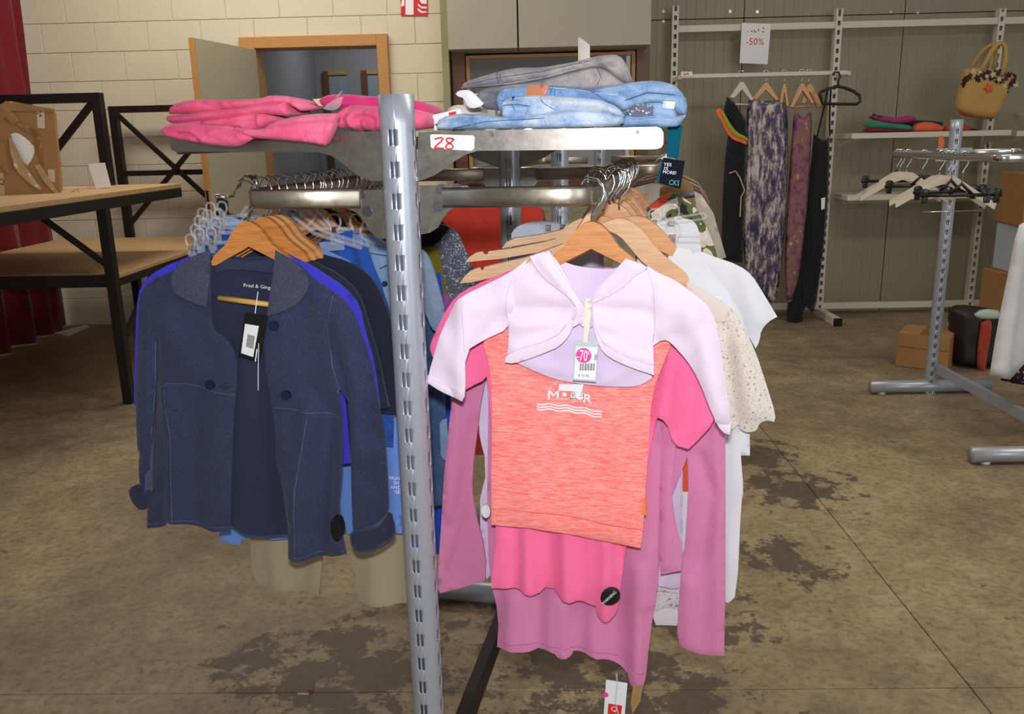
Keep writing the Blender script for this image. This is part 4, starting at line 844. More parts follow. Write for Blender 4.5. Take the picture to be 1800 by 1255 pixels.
# price tag below
P = PU(.09); lt = thing('hang_tag', 'white hang tag with a red square logo below the mauve hem', 'tag', P.pt(*P.px(1085, 1262))); prism('card', '1067,1184 1104,1190 1098,1262 1062,1254', M['paper'], lt, P, .02, .0208)
prism('red_logo', '1071,1225 1095,1229 1092,1252 1069,1249', M['red_ink'], lt, P, .021, .0212); prism('logo_band', '1070,1246 1092,1249 1092,1254 1069,1251', M['tag_black'], lt, P, .0213, .0215); disc('pink_sticker', (1066, 1210), .006, M['pink_ink'], lt, P, .021, .0212, 14)
text('print', 'Q', (1081, 1235), 10, M['white_ink'], lt, P, .0216); stroke('cord', '1085,1172 1087,1190 1083,1222 1089,1245', 1.8, lt, P, .022, M['tag_grey'])
kt = thing('swing_tag', 'small kraft and green tag beside the white hang tag', 'tag', P.pt(*P.px(1118, 1240))); prism('card', '1113,1203 1130,1203 1126,1230 1112,1252 1109,1232', plain('kraft_tag', (158, 128, 82), .7, 0, .25, 60), kt, P, .004, .005)
# colour block, white lace, eyelet, white tee
M['whitefab'] = fabric('white_cotton', (228, 230, 236), .03, 500, .3); M['cream'] = fabric('cream_cotton', (226, 218, 208), .03)
def lace(name, c, hole, sc=85):
    t = NT(name); v = t.n('ShaderNodeTexVoronoi'); v.inputs['Scale'].default_value = sc; v.inputs['Randomness'].default_value = .55; t.l(t.co(), v.inputs['Vector'])
    v2 = t.n('ShaderNodeTexVoronoi'); v2.inputs['Scale'].default_value = sc*3.4; t.l(t.co(), v2.inputs['Vector'])
    k = t.ramp(v.outputs['Distance'], [(.14, (1, 1, 1)), (.2, (0, 0, 0))]); k2 = t.ramp(v2.outputs['Distance'], [(.22, (.75, .75, .75)), (.3, (0, 0, 0))]); kk = t.math('MAXIMUM', k, k2)
    t.col(t.mix(kk, lin(c), lin(hole))); t.bump(t.math('SUBTRACT', 1, kk), .5, .003); t.set(Roughness=.9); return t.m
M['eyelet'] = lace('cream_eyelet_lace', (228, 222, 212), (176, 166, 152))
top('colour_block_shirt', 'orange and white colour block top glimpsed between the mauve sleeves', .190, [('orange_part', '1000,560 1215,560 1218,800 1216,866 1180,866 1150,800', dict())], fabric('orange_jersey', (228, 92, 62)), (1190, 866))
P = PU(.190); sheet('white_part', '1150,860 1218,860 1210,970 1180,975', M['whitefab'], bpy.data.objects['colour_block_shirt'], P, .005, .012)
M['wlace'] = lace('white_lace_trim', (222, 218, 222), (160, 152, 156), 60)
g_, P = top('white_lace_shirt', 'white top with lace hem peeking below the mauve sleeve cuff', .208, [('body', '1000,560 1200,560 1205,800 1196,1070 1190,1100 1153,1097 1140,1060 1050,900', dict())], 'whitefab', (1170, 1098))
sheet('lace_trim', '1150,1035 1192,1040 1193,1068 1172,1062 1152,1070', M['wlace'], g_, P, .003, .008, .008, .008); sheet('inner_cuff', '1152,1010 1197,1012 1194,1037 1152,1032', M['bolero'], g_, P, .004, .008, .013, .01)
g_, P = top('eyelet_blouse', 'cream eyelet lace blouse with scalloped sleeve at the right', .226, [
    ('body', '1110,470 1208,490 1235,510 1260,530 1270,600 1270,760 1120,760 1100,600')], 'cream', (1250, 760))
sheet('shoulder', '1206,494 1225,500 1253,518 1279,535 1284,560 1262,566 1240,556 1215,530', M['cream'], g_, P, .012, .02, .010, .01)
sheet('sleeve', '1240,548 1262,545 1281,537 1302,562 1328,617 1346,672 1363,727 1360,739 1346,736 1334,742 1330,755 1316,759 1302,754 1297,746 1287,754 1274,740 1255,640', M['eyelet'], g_, P, .016, .03, .004, .01, [('1300,600 1325,720', .008, .02), ('1275,580 1290,740', -.006, .014)])
top('white_tunic', 'long white tunic hanging below the eyelet blouse', .245, [('body', '1150,500 1270,520 1296,700 1302,800 1307,862 1303,882 1295,1046 1281,1059 1274,1058 1230,1040 1160,900', dict(wave=(.06, .005, 0, 1)))], 'whitefab', (1260, 1058))
g_, P = top('white_tee', 'white short-sleeved t-shirt on the pale hanger behind the eyelet blouse', .27, [('body', '1120,450 1150,435 1166,468 1185,432 1220,440 1250,450 1300,480 1320,560 1318,800 1150,800 1120,560', dict()), ('sleeve', '1225,440 1252,450 1299,466 1321,482 1341,514 1366,556 1350,564 1338,578 1334,602 1328,612 1316,590 1300,540', dict(t=.014, w=.02, folds=[('1305,480 1335,560', .006, .02)]))], 'whitefab', (1230, 800))
# natural hangers
traced_hanger('large natural wooden hanger carrying the cream eyelet blouse', .226, '1056,396 1068,388 1092,382 1108,388 1126,400 1142,420 1158,440 1180,460 1212,484 1210,508 1180,492 1150,476 1125,456 1108,434 1090,414 1070,404 1056,402', 'hang_light', (1060, 384), 'natural hangers on the right rail')
traced_hanger('large honey coloured hanger carrying the white t-shirt', .27, '1084,392 1096,383 1118,378 1140,384 1160,400 1176,418 1190,434 1182,450 1160,440 1138,424 1118,410 1100,402', 'hang_mid', (1088, 380), 'natural hangers on the right rail')
def arm_hanger(label, u, s):
    P = PU(u, 12, RRv); h = thing('wooden_hanger', label, 'hanger', P.pt(*P.px(930, 480)), 'natural hangers poking out left'); prism('arm', s, M['hang_light'], h, P, -.007, .007)
    a, b = P.px(960, 400), P.px(1040, 392); hook(h, P.pt(P.px(1046, 380)[0], 1.318), VV); obj('neck', *barm(P.pt(*P.px(1000, 440)), P.pt(P.px(1046, 388)[0], 1.316), .012, .02), M['hang_light'], h); return h
arm_hanger('pale hanger arm pointing left, lower and nearer of the two above the bolero sleeve', .20, '808,497 815,487 826,476 838,471 845,470 846,474 850,474 851,469 880,462 924,452 990,428 1000,445 940,470 880,484 830,495')
arm_hanger('pale hanger arm pointing left, upper and further of the two above the bolero sleeve', .26, '818,460 824,452 836,444 848,441 852,446 857,446 859,441 900,436 960,424 1000,412 1000,432 950,442 880,454')
arm_hanger('short pale hanger arm behind the clear clips above the bolero', .33, '882,436 890,425 905,418 950,412 1000,400 1000,416 950,424')
# clear clips beside and right of the rail
P = PU(.36); clip_hanger('clear clip hanger with shirt between the pale hanger arms and the rail', P, RRv-.03, 1.318, P.px(960, 398)[1], (-.10, -.07, -.035), .24, 'clear clip hangers on the right rail')
g_ = garment('pale_grey_shirt', 'pale blue grey shirt clipped left of the front wooden hanger', 'shirt', P, (950, 700)); sheet('body', '895,415 905,400 930,390 965,388 1000,400 1060,420 1060,700 900,700', fabric('pale_blue_grey_cotton', (196, 200, 216)), g_, P, .008, .02, -.01)
for u_, cy, cx, lab, sl_ in ((.33, 415, 1182, 'clear clip hanger level beside the white t-shirt shoulder', 0), (.42, 388, 1180, 'clear clip hanger tilted up to the right above the white t-shirt', 8)):
    P = PU(u_); s, z = P.px(cx, cy); h_ = thing('clip_hanger', lab, 'hanger', P.pt(s, z), 'clear clip hangers on the right rail'); k = math.tan(math.radians(sl_)); s1 = P.px(1236, cy)[0]
    for dz in (-.006, .006): tube('bar', [P.pt(RRv, z+dz*.5+(RRv-s)*k), P.pt(s1, z+dz+(s1-s)*k)], .0028, M['clear'], h_, 6)
    tube('bar_end', [P.pt(s1, z-.006+(s1-s)*k), P.pt(s1+.008, z+(s1-s)*k), P.pt(s1, z+.006+(s1-s)*k)], .0028, M['clear'], h_, 6); hook(h_, P.pt(RRv, 1.318), P.a); tube('neck', [P.pt(RRv, z+(RRv-s)*k), P.pt(RRv, 1.316)], .003, M['clear'], h_, 6)
    clip(h_, P, s, z, .008, 1.15); clip(h_, P, s-.035, z-.002, .004, .9)
P = PU(.45); g_ = garment('white_blouse', 'white blouse clipped behind the white t-shirt sleeve', 'blouse', P, (1190, 700)); sheet('body', '1120,400 1170,385 1215,384 1228,400 1232,430 1240,520 1240,700 1120,700', M['whitefab'], g_, P, .010, .02)
def floral(name, base, cols, sc=30):
    t = NT(name); v = t.n('ShaderNodeTexVoronoi'); v.inputs['Scale'].default_value = sc; t.l(t.co(), v.inputs['Vector']); n1 = t.noise(sc*.6, 3); st = [(.0, lin(base)), (.5, lin(base))]+[(.5+.5*(i+1)/(len(cols)+1), lin(c)) for i, c in enumerate(cols)]
    t.col(t.ramp(t.math('ADD', t.math('MULTIPLY', v.outputs['Distance'], .6), t.math('MULTIPLY', n1, .6)), st, 'CONSTANT')); t.set(Roughness=.9); return t.m
P = PU(.62); g_ = garment('floral_dress', 'cream floral dress with green and red leaves at the rear of the right rail', 'dress', P, (1200, 800)); sheet('body', '1110,400 1150,370 1190,345 1210,352 1228,372 1245,405 1262,450 1275,520 1290,800 1130,800', M_fl := floral('cream_floral', (222, 212, 196), [(96, 104, 60), (40, 34, 34), (190, 70, 60)]), g_, P, .012, .025, 0, .014, (), (.05, .005, 0, 1))
P = PU(.70); g_ = garment('coral_print_shirt', 'coral and teal patterned top under the dark swing tag', 'top', P, (1180, 600)); sheet('body', '1130,372 1160,345 1184,338 1204,345 1212,370 1215,600 1130,600', floral('coral_teal_print', (226, 84, 66), [(30, 96, 84), (226, 84, 66), (240, 220, 200)], 40), g_, P, .010, .02)
P = PU(.85); g_ = garment('tan_shirt', 'tan and brown top at the far end of the right rail', 'top', P, (1200, 560)); sheet('body', '1160,330 1190,316 1208,314 1218,326 1222,350 1232,420 1236,560 1150,560', fabric('tan_cotton', (140, 112, 74)), g_, P, .012, .02); sheet('dark_band', '1198,338 1220,336 1222,346 1200,349', M['tag_black'], g_, P, .004, .006, .012, .008)
# packed hangers along the right rail
for i in range(20):
    u_ = .30+.033*i; P = PU(u_); m_ = ['hang_mid', 'hang_orange', 'hang_light', 'hang_orange'][i % 4]
    wood_hanger('wooden hanger in the packed row along the right rail behind the front garments', P, RRv+random.uniform(-.006, .012), 1.318+random.uniform(-.004, .004), m_, .28, False, .012, group='packed hangers along the right rail')
# cards
P = PU(.10); tg = thing('swing_tag', 'dark teal swing tag reading yes is more below the jeans stack', 'tag', P.pt(*P.px(1182, 330)))
M['teal'] = plain('teal_ribbon', (8, 84, 104), .9, 0, .05, Specular_IOR_Level=.1); M['tag_navy'] = plain('dark_slate_card', (20, 27, 36), .9, 0, .05, Specular_IOR_Level=.1)
prism('card', '1166,277 1204,283 1196,332 1158,322', M['tag_navy'], tg, P, 0, .001); prism('teal_card', '1163,282 1166,279 1157,323 1153,321', M['teal'], tg, P, -.002, -.0005); prism('ribbon', '1174,222 1200,220 1192,280 1184,278 1172,275', M['teal'], tg, P, -.003, -.001)
for k, s in enumerate(('YES', 'IS', 'MORE!')): text('print', s, ((1173.5, 1171, 1177)[k], 289+k*7.0), 5.6, M['white_ink'], tg, P, .0016, -6, wpx=(14, 7, 23)[k])
text('print', 'CKS', (1185, 321), 9, plain('teal_print', (40, 150, 150), .5), tg, P, .0016, -6, wpx=18)
# ================================================================== FOLDED CLOTHES ON THE SHELF
M['pinkdenim'] = denim('bright_pink_twill', (198, 62, 104), (224, 88, 130), (238, 124, 158), 11, .34, .66, .25); M['magenta'] = fabric('magenta_cotton', (214, 44, 118))
zs = 1.4605
def folded(name, label, s, mat, u, folds=(), back=.16, t=.022, w=.018, group=None, crumple=.004, sd=0, res=.007):
    P = PU(u); o = sheet(name, s, M[mat], None, P, t, .012, 0, .0055, [(q, a*1.5, b_*1.15) for q, a, b_ in folds], None, 1, False, crumple, sd, back); tag(o, label, 'clothing', group); return o
def layered(name, label, mat, u, layers, base_px, group, sd=0):
    """a folded garment: each visible fold is a rounded layer of its own"""
    P = PU(u); g_ = thing(name, label, 'clothing', P.pt(*P.px(*base_px), -.05), group)
    for i, (s, off, back, fl) in enumerate(layers): sheet('fold_layer', s, M[mat], g_, P, .013, .0075, off, .005, fl, None, 1, False, .0028, sd+i, back)
    return g_
layered('folded_trousers', 'pink folded trousers at the bottom front of the left pile, draping over the shelf edge', 'pinkdenim', -.036, [
    ('285,231 294,221 308,217 340,218 390,221 425,227 447,243 432,253 418,259 378,256 338,249 303,243', .006, .03, [('303,240 316,229 345,230 365,246', .007, .004), ('318,234 345,236 360,246', -.007, .004), ('380,230 420,250', .004, .006), ('330,226 420,233', -.004, .003)]),
    ('390,220 430,226 462,229 478,216 500,209 545,200 595,199 588,222 581,240 572,256 545,251 513,248 480,245 443,243 420,232', .001, .03, [('480,222 530,212 590,208', .006, .005), ('478,228 530,220 588,214', -.005, .004), ('440,234 520,246 570,252', .003, .004), ('576,215 570,250', -.003, .002)])], (430, 240), 'pink folded clothes', 20)
layered('folded_trousers', 'pink trousers folded in thick layers on top of the left pile', 'pinkdenim', .012, [
    ('299,201 303,190 317,179 350,174 408,176 462,173 478,167 518,170 527,178 538,188 530,195 519,189 505,181 470,184 440,190 400,194 350,199', .004, .12, [('360,180 395,190 440,187', -.006, .003), ('400,178 405,188', .005, .004), ('518,172 513,184', -.006, .003), ('310,190 380,182', .004, .006)]),
    ('298,204 350,198 400,193 440,189 470,183 505,180 508,190 512,200 505,204 480,201 465,199 440,203 400,209 350,215 308,218 300,211', .010, .12, [('310,209 400,200 500,187', .004, .005), ('330,198 345,197', -.004, .002), ('505,183 508,198', .004, .003)]),
    ('305,218 350,214 400,208 440,202 465,199 482,203 490,209 480,217 468,225 460,230 430,228 397,223 350,220', .012, .12, [('398,216 430,211 458,207', -.012, .0035), ('400,220 430,222 460,222', -.006, .003), ('465,203 468,222', .005, .003)])], (420, 228), 'pink folded clothes', 30)
folded('folded_trousers', 'pink trousers rolled with beaded cuff against the silver post', '590,206 600,192 620,184 650,186 690,190 740,192 754,205 756,222 740,229 690,231 640,230 600,227 588,222', 'pinkdenim', .035, [('612,226 606,206 620,192 650,192', -.007, .004), ('628,226 622,210 632,198 655,200', .007, .005), ('640,226 634,212 645,204 662,212 660,224', -.008, .004), ('650,222 648,214 655,212', .005, .003)], .14, .022, .014, 'pink folded clothes', .002, 3)
folded('folded_blouse', 'bright magenta ruched top behind the rolled pink trousers', '560,176 572,168 595,165 640,168 690,172 735,176 752,186 756,205 700,205 620,196 570,190', 'magenta', .09, [('590,172 700,180', -.004, .003), ('590,180 690,188', .004, .003), ('620,190 700,196', -.004, .003)], .14, .02, .012, 'pink folded clothes', .003, 4)
P = PU(.03); tg = thing('garment_tag', 'cream and blue cardboard tag in clear plastic on the pink pile', 'tag', P.pt(*P.px(560, 196))); prism('card', '525,172 580,166 572,178 552,186 536,184', plain('cream_card', (214, 204, 180), .5), tg, P, -.06, -.059); prism('blue_card', '556,184 572,170 583,168 572,184', plain('blue_card', (58, 88, 138), .5), tg, P, -.058, -.0575)
sheet('clear_bag', '556,190 566,180 590,168 594,170 588,190 570,194', M['clear'], tg, P, .003, .01, -.02, .006, crumple=.006); tube('plastic_pin', [P.pt(*P.px(580, 170), -.03), P.pt(*P.px(590, 158), -.03)], .0012, M['clear'], tg, 6)
# jeans
M['bluejeans'] = denim('washed_blue_denim', (92, 124, 168), (134, 164, 202), (196, 208, 222), 13, .34, .60, .25); M['bluejeans2'] = denim('mid_wash_denim', (74, 106, 154), (104, 140, 186), (152, 180, 212), 13, .34, .62, .25); M['greyjeans'] = denim('grey_wash_denim', (92, 92, 108), (134, 130, 136), (176, 166, 158), 13, .34, .64, .25)
layered('folded_jeans', 'washed light blue jeans folded at the front of the jeans pile', 'bluejeans', .008, [
    ('769,220 775,207 812,199 850,201 882,205 920,208 960,200 1000,195 1060,197 1096,205 1096,216 1084,223 1000,225 900,226 827,227 772,228', .006, .14, [('776,213 800,208 830,210', -.012, .004), ('840,210 920,214 1000,206', .004, .006), ('1085,206 1080,220', .004, .004), ('950,214 1060,206', -.004, .004)]),
    ('882,199 881,184 886,174 919,167 971,169 1014,172 1058,176 1087,188 1099,204 1090,206 1050,199 1000,196 960,202 920,210 884,208', .002, .14, [('884,184 912,182 936,186 934,196', .006, .003), ('886,190 930,190', -.005, .003), ('948,172 956,182 976,192', -.005, .003), ('980,180 1050,184 1090,200', .005, .006), ('1000,190 1060,190', -.004, .004)])], (920, 226), 'folded jeans', 40)
layered('folded_jeans', 'mid blue jeans folded behind with leather patch and glitter pocket', 'bluejeans2', .055, [
    ('871,172 882,155 905,152 960,149 1010,153 1043,157 1070,176 1070,186 1014,182 971,180 919,178 890,180 884,200 874,190', .0, .12, [('980,152 986,170', -.004, .003), ('900,156 905,172', -.004, .003), ('1000,160 1060,168', .004, .004)]),
    ('1040,158 1087,149 1139,142 1173,145 1196,158 1209,181 1206,202 1190,198 1180,184 1150,178 1120,186 1098,196 1085,186 1058,176', .012, .16, [('1045,162 1090,166 1100,174', -.007, .003), ('1095,172 1140,158 1185,162', .006, .006), ('1110,180 1150,168 1190,176', -.006, .004)]),
    ('1094,198 1120,184 1150,176 1180,182 1190,196 1190,210 1150,206 1105,204', .0, .14, []),
    ('1092,208 1110,200 1150,202 1190,204 1206,202 1196,218 1188,224 1092,224', .010, .15, [('1105,212 1150,208 1190,214', -.006, .003), ('1100,218 1150,216 1185,218', .004, .003)])], (1050, 222), 'folded jeans', 50)
layered('folded_jeans', 'grey washed jeans crumpled on top of the jeans pile', 'greyjeans', .075, [
    ('813,156 815,148 826,142 879,126 913,119 948,120 985,114 1014,109 1046,100 1070,97 1088,97 1101,111 1112,141 1105,149 1090,141 1070,123 1050,117 1010,125 960,139 900,149 850,153', .008, .12, [('830,148 880,138 950,130', .004, .006), ('875,128 878,146', -.004, .003), ('950,124 1000,122 1045,108', -.005, .004), ('1060,104 1085,112 1105,132', .006, .005), ('1072,116 1095,122', -.006, .004)]),
    ('846,154 900,148 960,138 1010,124 1050,116 1070,122 1090,140 1106,148 1090,154 1040,160 980,158 925,156 886,160 876,172 876,194 850,192 836,172', -.002, .12, [('860,160 900,154 960,148', .004, .004), ('1050,124 1056,140 1050,152', .005, .004), ('1000,140 1040,132', -.005, .004), ('845,170 870,166', -.005, .004)])], (960, 190), 'folded jeans', 60)
P = PU(.04); jd = bpy.data.objects['folded_jeans.001']
sheet('leather_patch', '931,150 966,149 960,169 924,168', wood('tan_leather', (172, 96, 50), (192, 116, 66), (1, 1, 1), .5), jd, P, .002, .004, .006, .006, smooth=0, crumple=0); sheet('glitter_pocket', '1100,196 1120,180 1150,186 1148,202 1110,206', M['glitter'], jd, P, .002, .006, .008, .007); prism('size_sticker', '1166,178 1186,180 1185,192 1164,190', M['clear'], jd, P, .010, .0105)
M['thread'] = plain('pale_jeans_thread', (206, 200, 190), .9); M['seam_blue'] = plain('dark_jeans_seam', (58, 86, 130), .9); M['seam_grey'] = plain('dark_grey_seam', (84, 82, 90), .9)
for nm_, u_, lines in (('folded_jeans', .008, (('seam_blue', '906,170 903,184 909,198'), ('seam_blue', '884,186 912,184 936,188'), ('seam_blue', '950,171 957,182 978,194'), ('thread', '884,178 919,172 971,174 1010,177'), ('thread', '775,211 812,204 850,206'), ('seam_blue', '912,169 910,184'), ('seam_blue', '800,226 860,214 960,208'))),
                       ('folded_jeans.001', .055, (('thread', '884,160 905,156 960,154 1010,158 1040,162'), ('seam_blue', '972,151 969,168'), ('seam_blue', '978,151 976,168'), ('thread', '1046,164 1088,168 1100,175'), ('thread', '1105,214 1150,210 1190,212'), ('seam_blue', '1100,178 1140,164 1186,168'))),
                       ('folded_jeans.002', .075, (('seam_grey', '826,150 880,138 950,128 1040,108'), ('thread', '852,152 900,147 960,137 1010,123 1050,114'), ('seam_grey', '876,128 880,146'), ('seam_grey', '882,127 886,144'), ('seam_grey', '1050,118 1058,136 1050,152')))):
    jo = bpy.data.objects[nm_]; js = surf(jo); Pg = PU(u_)
    for m_, s in lines: stroke('seam_line', s, 1.2, jo, Pg, .03, M[m_], on=js)
P = PU(.05); wc_ = thing('white_clip', 'white plastic clip sticking out left of the grey jeans', 'clip', P.pt(*P.px(835, 190))); sheet('clip', '802,165 806,160 818,158 828,159 840,170 851,182 845,188 830,191 822,186 816,172 806,170', M['white_plastic'], wc_, P, .010, .008, .0, .006)
wk = thing('size_card', 'white card with small red logo standing left of the jeans', 'tag', P.pt(*P.px(780, 228))); prism('card', '755,202 804,190 808,200 812,228 758,229', M['paper'], wk, P, -.02, -.019); prism('red_logo', '784,197 797,195 797,201 784,203', M['red_ink'], wk, P, -.0188, -.0184); disc('hole', (762, 219), .002, M['dark_ink'], wk, P, -.0188, -.0184, 10)
P = PU(.16); tag(sheet('folded_blouse', '786,192 800,184 822,185 845,188 850,200 840,226 790,226', M['cream'], None, P, .02, .012, 0, .008, (), None, 1, False, .003, 5, .08), 'beige folded top behind the white card', 'clothing')
tag(box('white_box', PU(.5).pt(PU(.5).px(842, 160)[0], 1.505), (.055, .08, .088), M['paper'], None, (VV, UU, Vector((0, 0, 1)))), 'white box standing behind the grey jeans', 'box')
sp = thing('sign_post', 'narrow steel sign bracket sticking up behind the jeans pile', 'bracket', PU(.75).pt(PU(.75).px(1028, 160)[0], 1.462)); P = PU(.75); prism('plate', [(P.px(1020, 0)[0], 1.462), (P.px(1038, 0)[0], 1.462), (P.px(1037, 78)[0], P.px(1037, 80)[1]), (P.px(1031, 70)[0], P.px(1031, 74)[1]), (P.px(1019, 66)[0], P.px(1019, 66)[1])], M['bracket'], sp, P, -.002, .002, 0, True); prism('edge', [(P.px(1016, 0)[0], 1.462), (P.px(1020, 0)[0], 1.462), (P.px(1019.5, 66)[0], P.px(1019, 65)[1]), (P.px(1016.5, 68)[0], P.px(1017, 67)[1])], M['white_metal'], sp, P, -.03, .004, 0, True)
# ================================================================== RACK BEHIND (between the hanging garments)
r2 = thing('garment_rack', 'second silver garment rack further back, seen under the shelf arms', 'rack', RK(2.2))
for u_ in (1.55, 3.0): slotted_pole('upright', RK(u_, .06), 1.50, .0305, .0527, .95, r2, face); tube('foot', [RK(u_, -.27, .04), RK(u_, .39, .04)], .035, M['pole'], r2, 12)
for v0, v1 in ((.0, -.26), (.12, .40)): obj('hanging_rail', *loop(1.55, 3.0, v0, v1, z=1.34), M['rail'], r2, True)
obj('base_beam', *barm(RK(1.58, .06, .11), RK(2.97, .06, .11), .03, .06), M['black_metal'], r2)
M['redcoat'] = fabric('coral_red_cloth', (216, 62, 46), .06)
P = PU(1.57); g_ = garment('red_coat', 'coral red coat filling the gap behind the rear post', 'coat', P, (860, 800)); sheet('body', '766,372 800,352 830,345 900,345 940,356 962,375 970,520 972,800 770,800', M['redcoat'], g_, P, .02, .03, 0, .018, [('850,380 852,600', -.006, .006), ('800,370 805,600', .006, .012), ('905,380 940,360', -.006, .006)])
for i in range(9):
    u_ = 1.66+.11*i; P = PU(u_); c = [(196, 188, 172), (54, 56, 66), (150, 60, 70), (88, 96, 72), (70, 84, 128), (180, 150, 120), (44, 40, 44), (190, 110, 60), (120, 128, 140)][i]; k = .40
    lab = ['sand coloured', 'charcoal', 'dark rose', 'moss green', 'slate blue', 'beige', 'near black', 'ochre', 'blue grey'][i]+' top hanging on the rack behind'
    g_ = thing('hanging_shirt', lab, 'top', P.pt(k, .75), 'tops on the rack behind'); sheet('body', [(k-.06, 1.29), (k+.06, 1.29), (k+.17, 1.235), (k+.235, 1.03), (k+.19, 1.01), (k+.16, 1.10), (k+.17, .75), (k-.17, .75), (k-.16, 1.10), (k-.19, 1.01), (k-.235, 1.03), (k-.17, 1.235)], fabric('rear_cloth_%d' % i, c), g_, P, .014, .03, 0, .02, local=True, wave=(.09, .008, 0, i))
    wood_hanger(lab.replace(' top hanging', ' top hanger').replace('on the rack', 'of the rack'), P, k, 1.30, 'hang_orange', .36, False, .012, group='hangers of the rack behind')
P = PU(1.75); dk = thing('dark_coat', 'dark brown coat in the gap left of the rear post', 'coat', P.pt(-.3, .6)); sheet('body', [(-.42, 1.25), (-.34, 1.30), (-.26, 1.30), (-.16, 1.26), (-.08, 1.1), (-.10, .6), (-.46, .6), (-.48, 1.1)], fabric('dark_brown_cloth', (44, 34, 30)), dk, P, .02, .03, local=True)
# ================================================================== WALL SHELVING AT THE RIGHT
YU = 6.93
sh = thing('wall_shelving', 'white slotted wall shelving frame along the grey panel wall', 'shelving', (2.4, 6.93, 0))
def slot_upright(x, zt):
    w_, d_ = .05, .06; ms = [boxm((x-.018, YU, zt/2+.02), (.014, d_, zt-.04)), boxm((x+.018, YU, zt/2+.02), (.014, d_, zt-.04))]; z = .10
    while z < zt-.02: ms.append(boxm((x, YU-d_/2+.004, z), (.022, .008, .032))); z += .066
    o = obj('upright', *join(*ms), M['white_metal'], sh); obj('upright_back', *boxm((x, YU+.01, zt/2+.02), (.022, .02, zt-.05)), M['slot_shade'], o)
ux = [1.125, 2.355, 3.567, 4.78]; uz = [2.40, 2.35, 2.32, 2.3]
for x_, z_ in zip(ux, uz): slot_upright(x_, z_); b2('foot', (x_-.03, 6.48, 0.0), (x_+.03, YU+.03, .06), M['white_metal'], sh); b2('foot_cap', (x_-.032, 6.468, 0.0), (x_+.032, 6.48, .062), M['black_plastic'], sh)
zb = [W(1200, 43, YU).z, W(1460, 44, YU).z, W(1740, 47, YU).z]; zq = (zb[0]+zb[1]+zb[2])/3
zlo = W(1560, 535, YU).z
for a, b in zip(ux[:-1], ux[1:]): b2('top_beam', (a+.025, YU-.025, zq-.024), (b-.025, YU+.015, zq+.024), M['white_metal'], sh); b2('bottom_beam', (a+.025, YU-.025, zlo-.025), (b-.025, YU+.015, zlo+.025), M['white_metal'], sh)
for (x0_, x1_, py_), nm in (((ux[1]+.03, ux[2]-.02, 237), 'shelf'), ((ux[2]+.02, ux[3]-.02, 239), 'shelf'), ((ux[1]+.03, ux[2]-.02, 346), 'shelf')):
    z_ = W(1600, py_, 6.55).z; b2(nm, (x0_, 6.55, z_-.02), (x1_, YU-.032, z_+.02), M['white_metal'], sh)
    for xx in (x0_+.02, x1_-.02): prism('shelf_bracket', [(6.58, z_-.022), (YU-.04, z_-.022), (YU-.04, z_-.09)], M['white_metal'], sh, Plane((xx, 0, 0), (0, 1, 0)), -.002, .002, 0, True)
zr = W(1340, 131, 6.60).z; xr0, xr1 = W(1197, 130, 6.60).x, W(1490, 134, 6.60).x
b2('hanging_bar', (xr0, 6.592, zr-.014), (xr1, 6.608, zr+.014), M['white_metal'], sh)
for x_ in (ux[0], ux[1]): b2('bar_bracket', (x_-.012, 6.609, zr-.02), (x_+.012, YU-.03, zr+.01), M['white_metal'], sh)
b2('bar_bracket', (ux[2]+.25, 6.6, W(1780, 200, 6.6).z-.01), (ux[2]+.27, YU+.1, W(1780, 200, 6.6).z+.012), M['white_metal'], sh)
P = PY(6.59); tl = thing('rail_label', 'small white label with red figures at the left end of the wall rail', 'label', P.pt(*P.px(1206, 136))); prism('card', '1197,126 1217,126 1217,134 1197,134', M['paper'], tl, P, .001, .003); stroke('figures', '1203,128 1202,131 1206,131 1209,128 1210,132', 2.0, tl, P, .0035, M['red_ink'])
P = PY(6.88); sg = thing('discount_sign', 'white hanging sheet with red handwritten minus 50 percent', 'sign', P.pt(*P.px(1327, 112))); prism('sheet', '1304,40 1355,42 1349,113 1300,111', M['paper'], sg, P, 0, .003); text('handwriting', '-50%', (1327, 73), 12, M['red_ink'], sg, P, .004, -2, wpx=31)
for k_ in ('1314,55 1316,56', '1320,54 1323,56', '1326,52 1326,56 1330,56', '1333,51 1334,55', '1340,50 1343,49', '1339,56 1344,56'): stroke('handwriting', k_, 1.6, sg, P, .004, M['red_ink'])
# dresses on the wall rail
def dress(name, label, s, mat, Y, extra=(), wave=(.11, .018, 0, 1), t=.03):
    P = PY(Y); L = pts(s); g_ = thing(name, label, 'dress', P.pt(*P.px(sum(p[0] for p in L)/len(L), max(p[1] for p in L)))); sheet('body', s, M[mat] if isinstance(mat, str) else mat, g_, P, t, .04, 0, .03, (), wave); return g_, P
def print_mat(name, stops, sc=(30, 30, 9), scale=1.0):
    t = NT(name); n1 = t.noise(scale, 7, .75, sc=sc); n2 = t.noise(scale*.35, 3, sc=sc); t.col(t.ramp(t.math('ADD', t.math('MULTIPLY', n1, .75), t.math('MULTIPLY', n2, .25)), [(p, lin(c)) for p, c in stops])); t.set(Roughness=.9); return t.m
M['drs1'] = print_mat('navy_white_print', [(.34, (30, 34, 60)), (.44, (64, 66, 100)), (.50, (110, 96, 116)), (.56, (198, 188, 184)), (.68, (226, 216, 204))])
M['drs2'] = print_mat('plum_print', [(.34, (60, 40, 60)), (.44, (116, 66, 96)), (.52, (150, 100, 116)), (.58, (126, 104, 66)), (.66, (214, 196, 196))], (22, 22, 12))
M['blackfab'] = fabric('black_navy_crepe', (18, 18, 28))
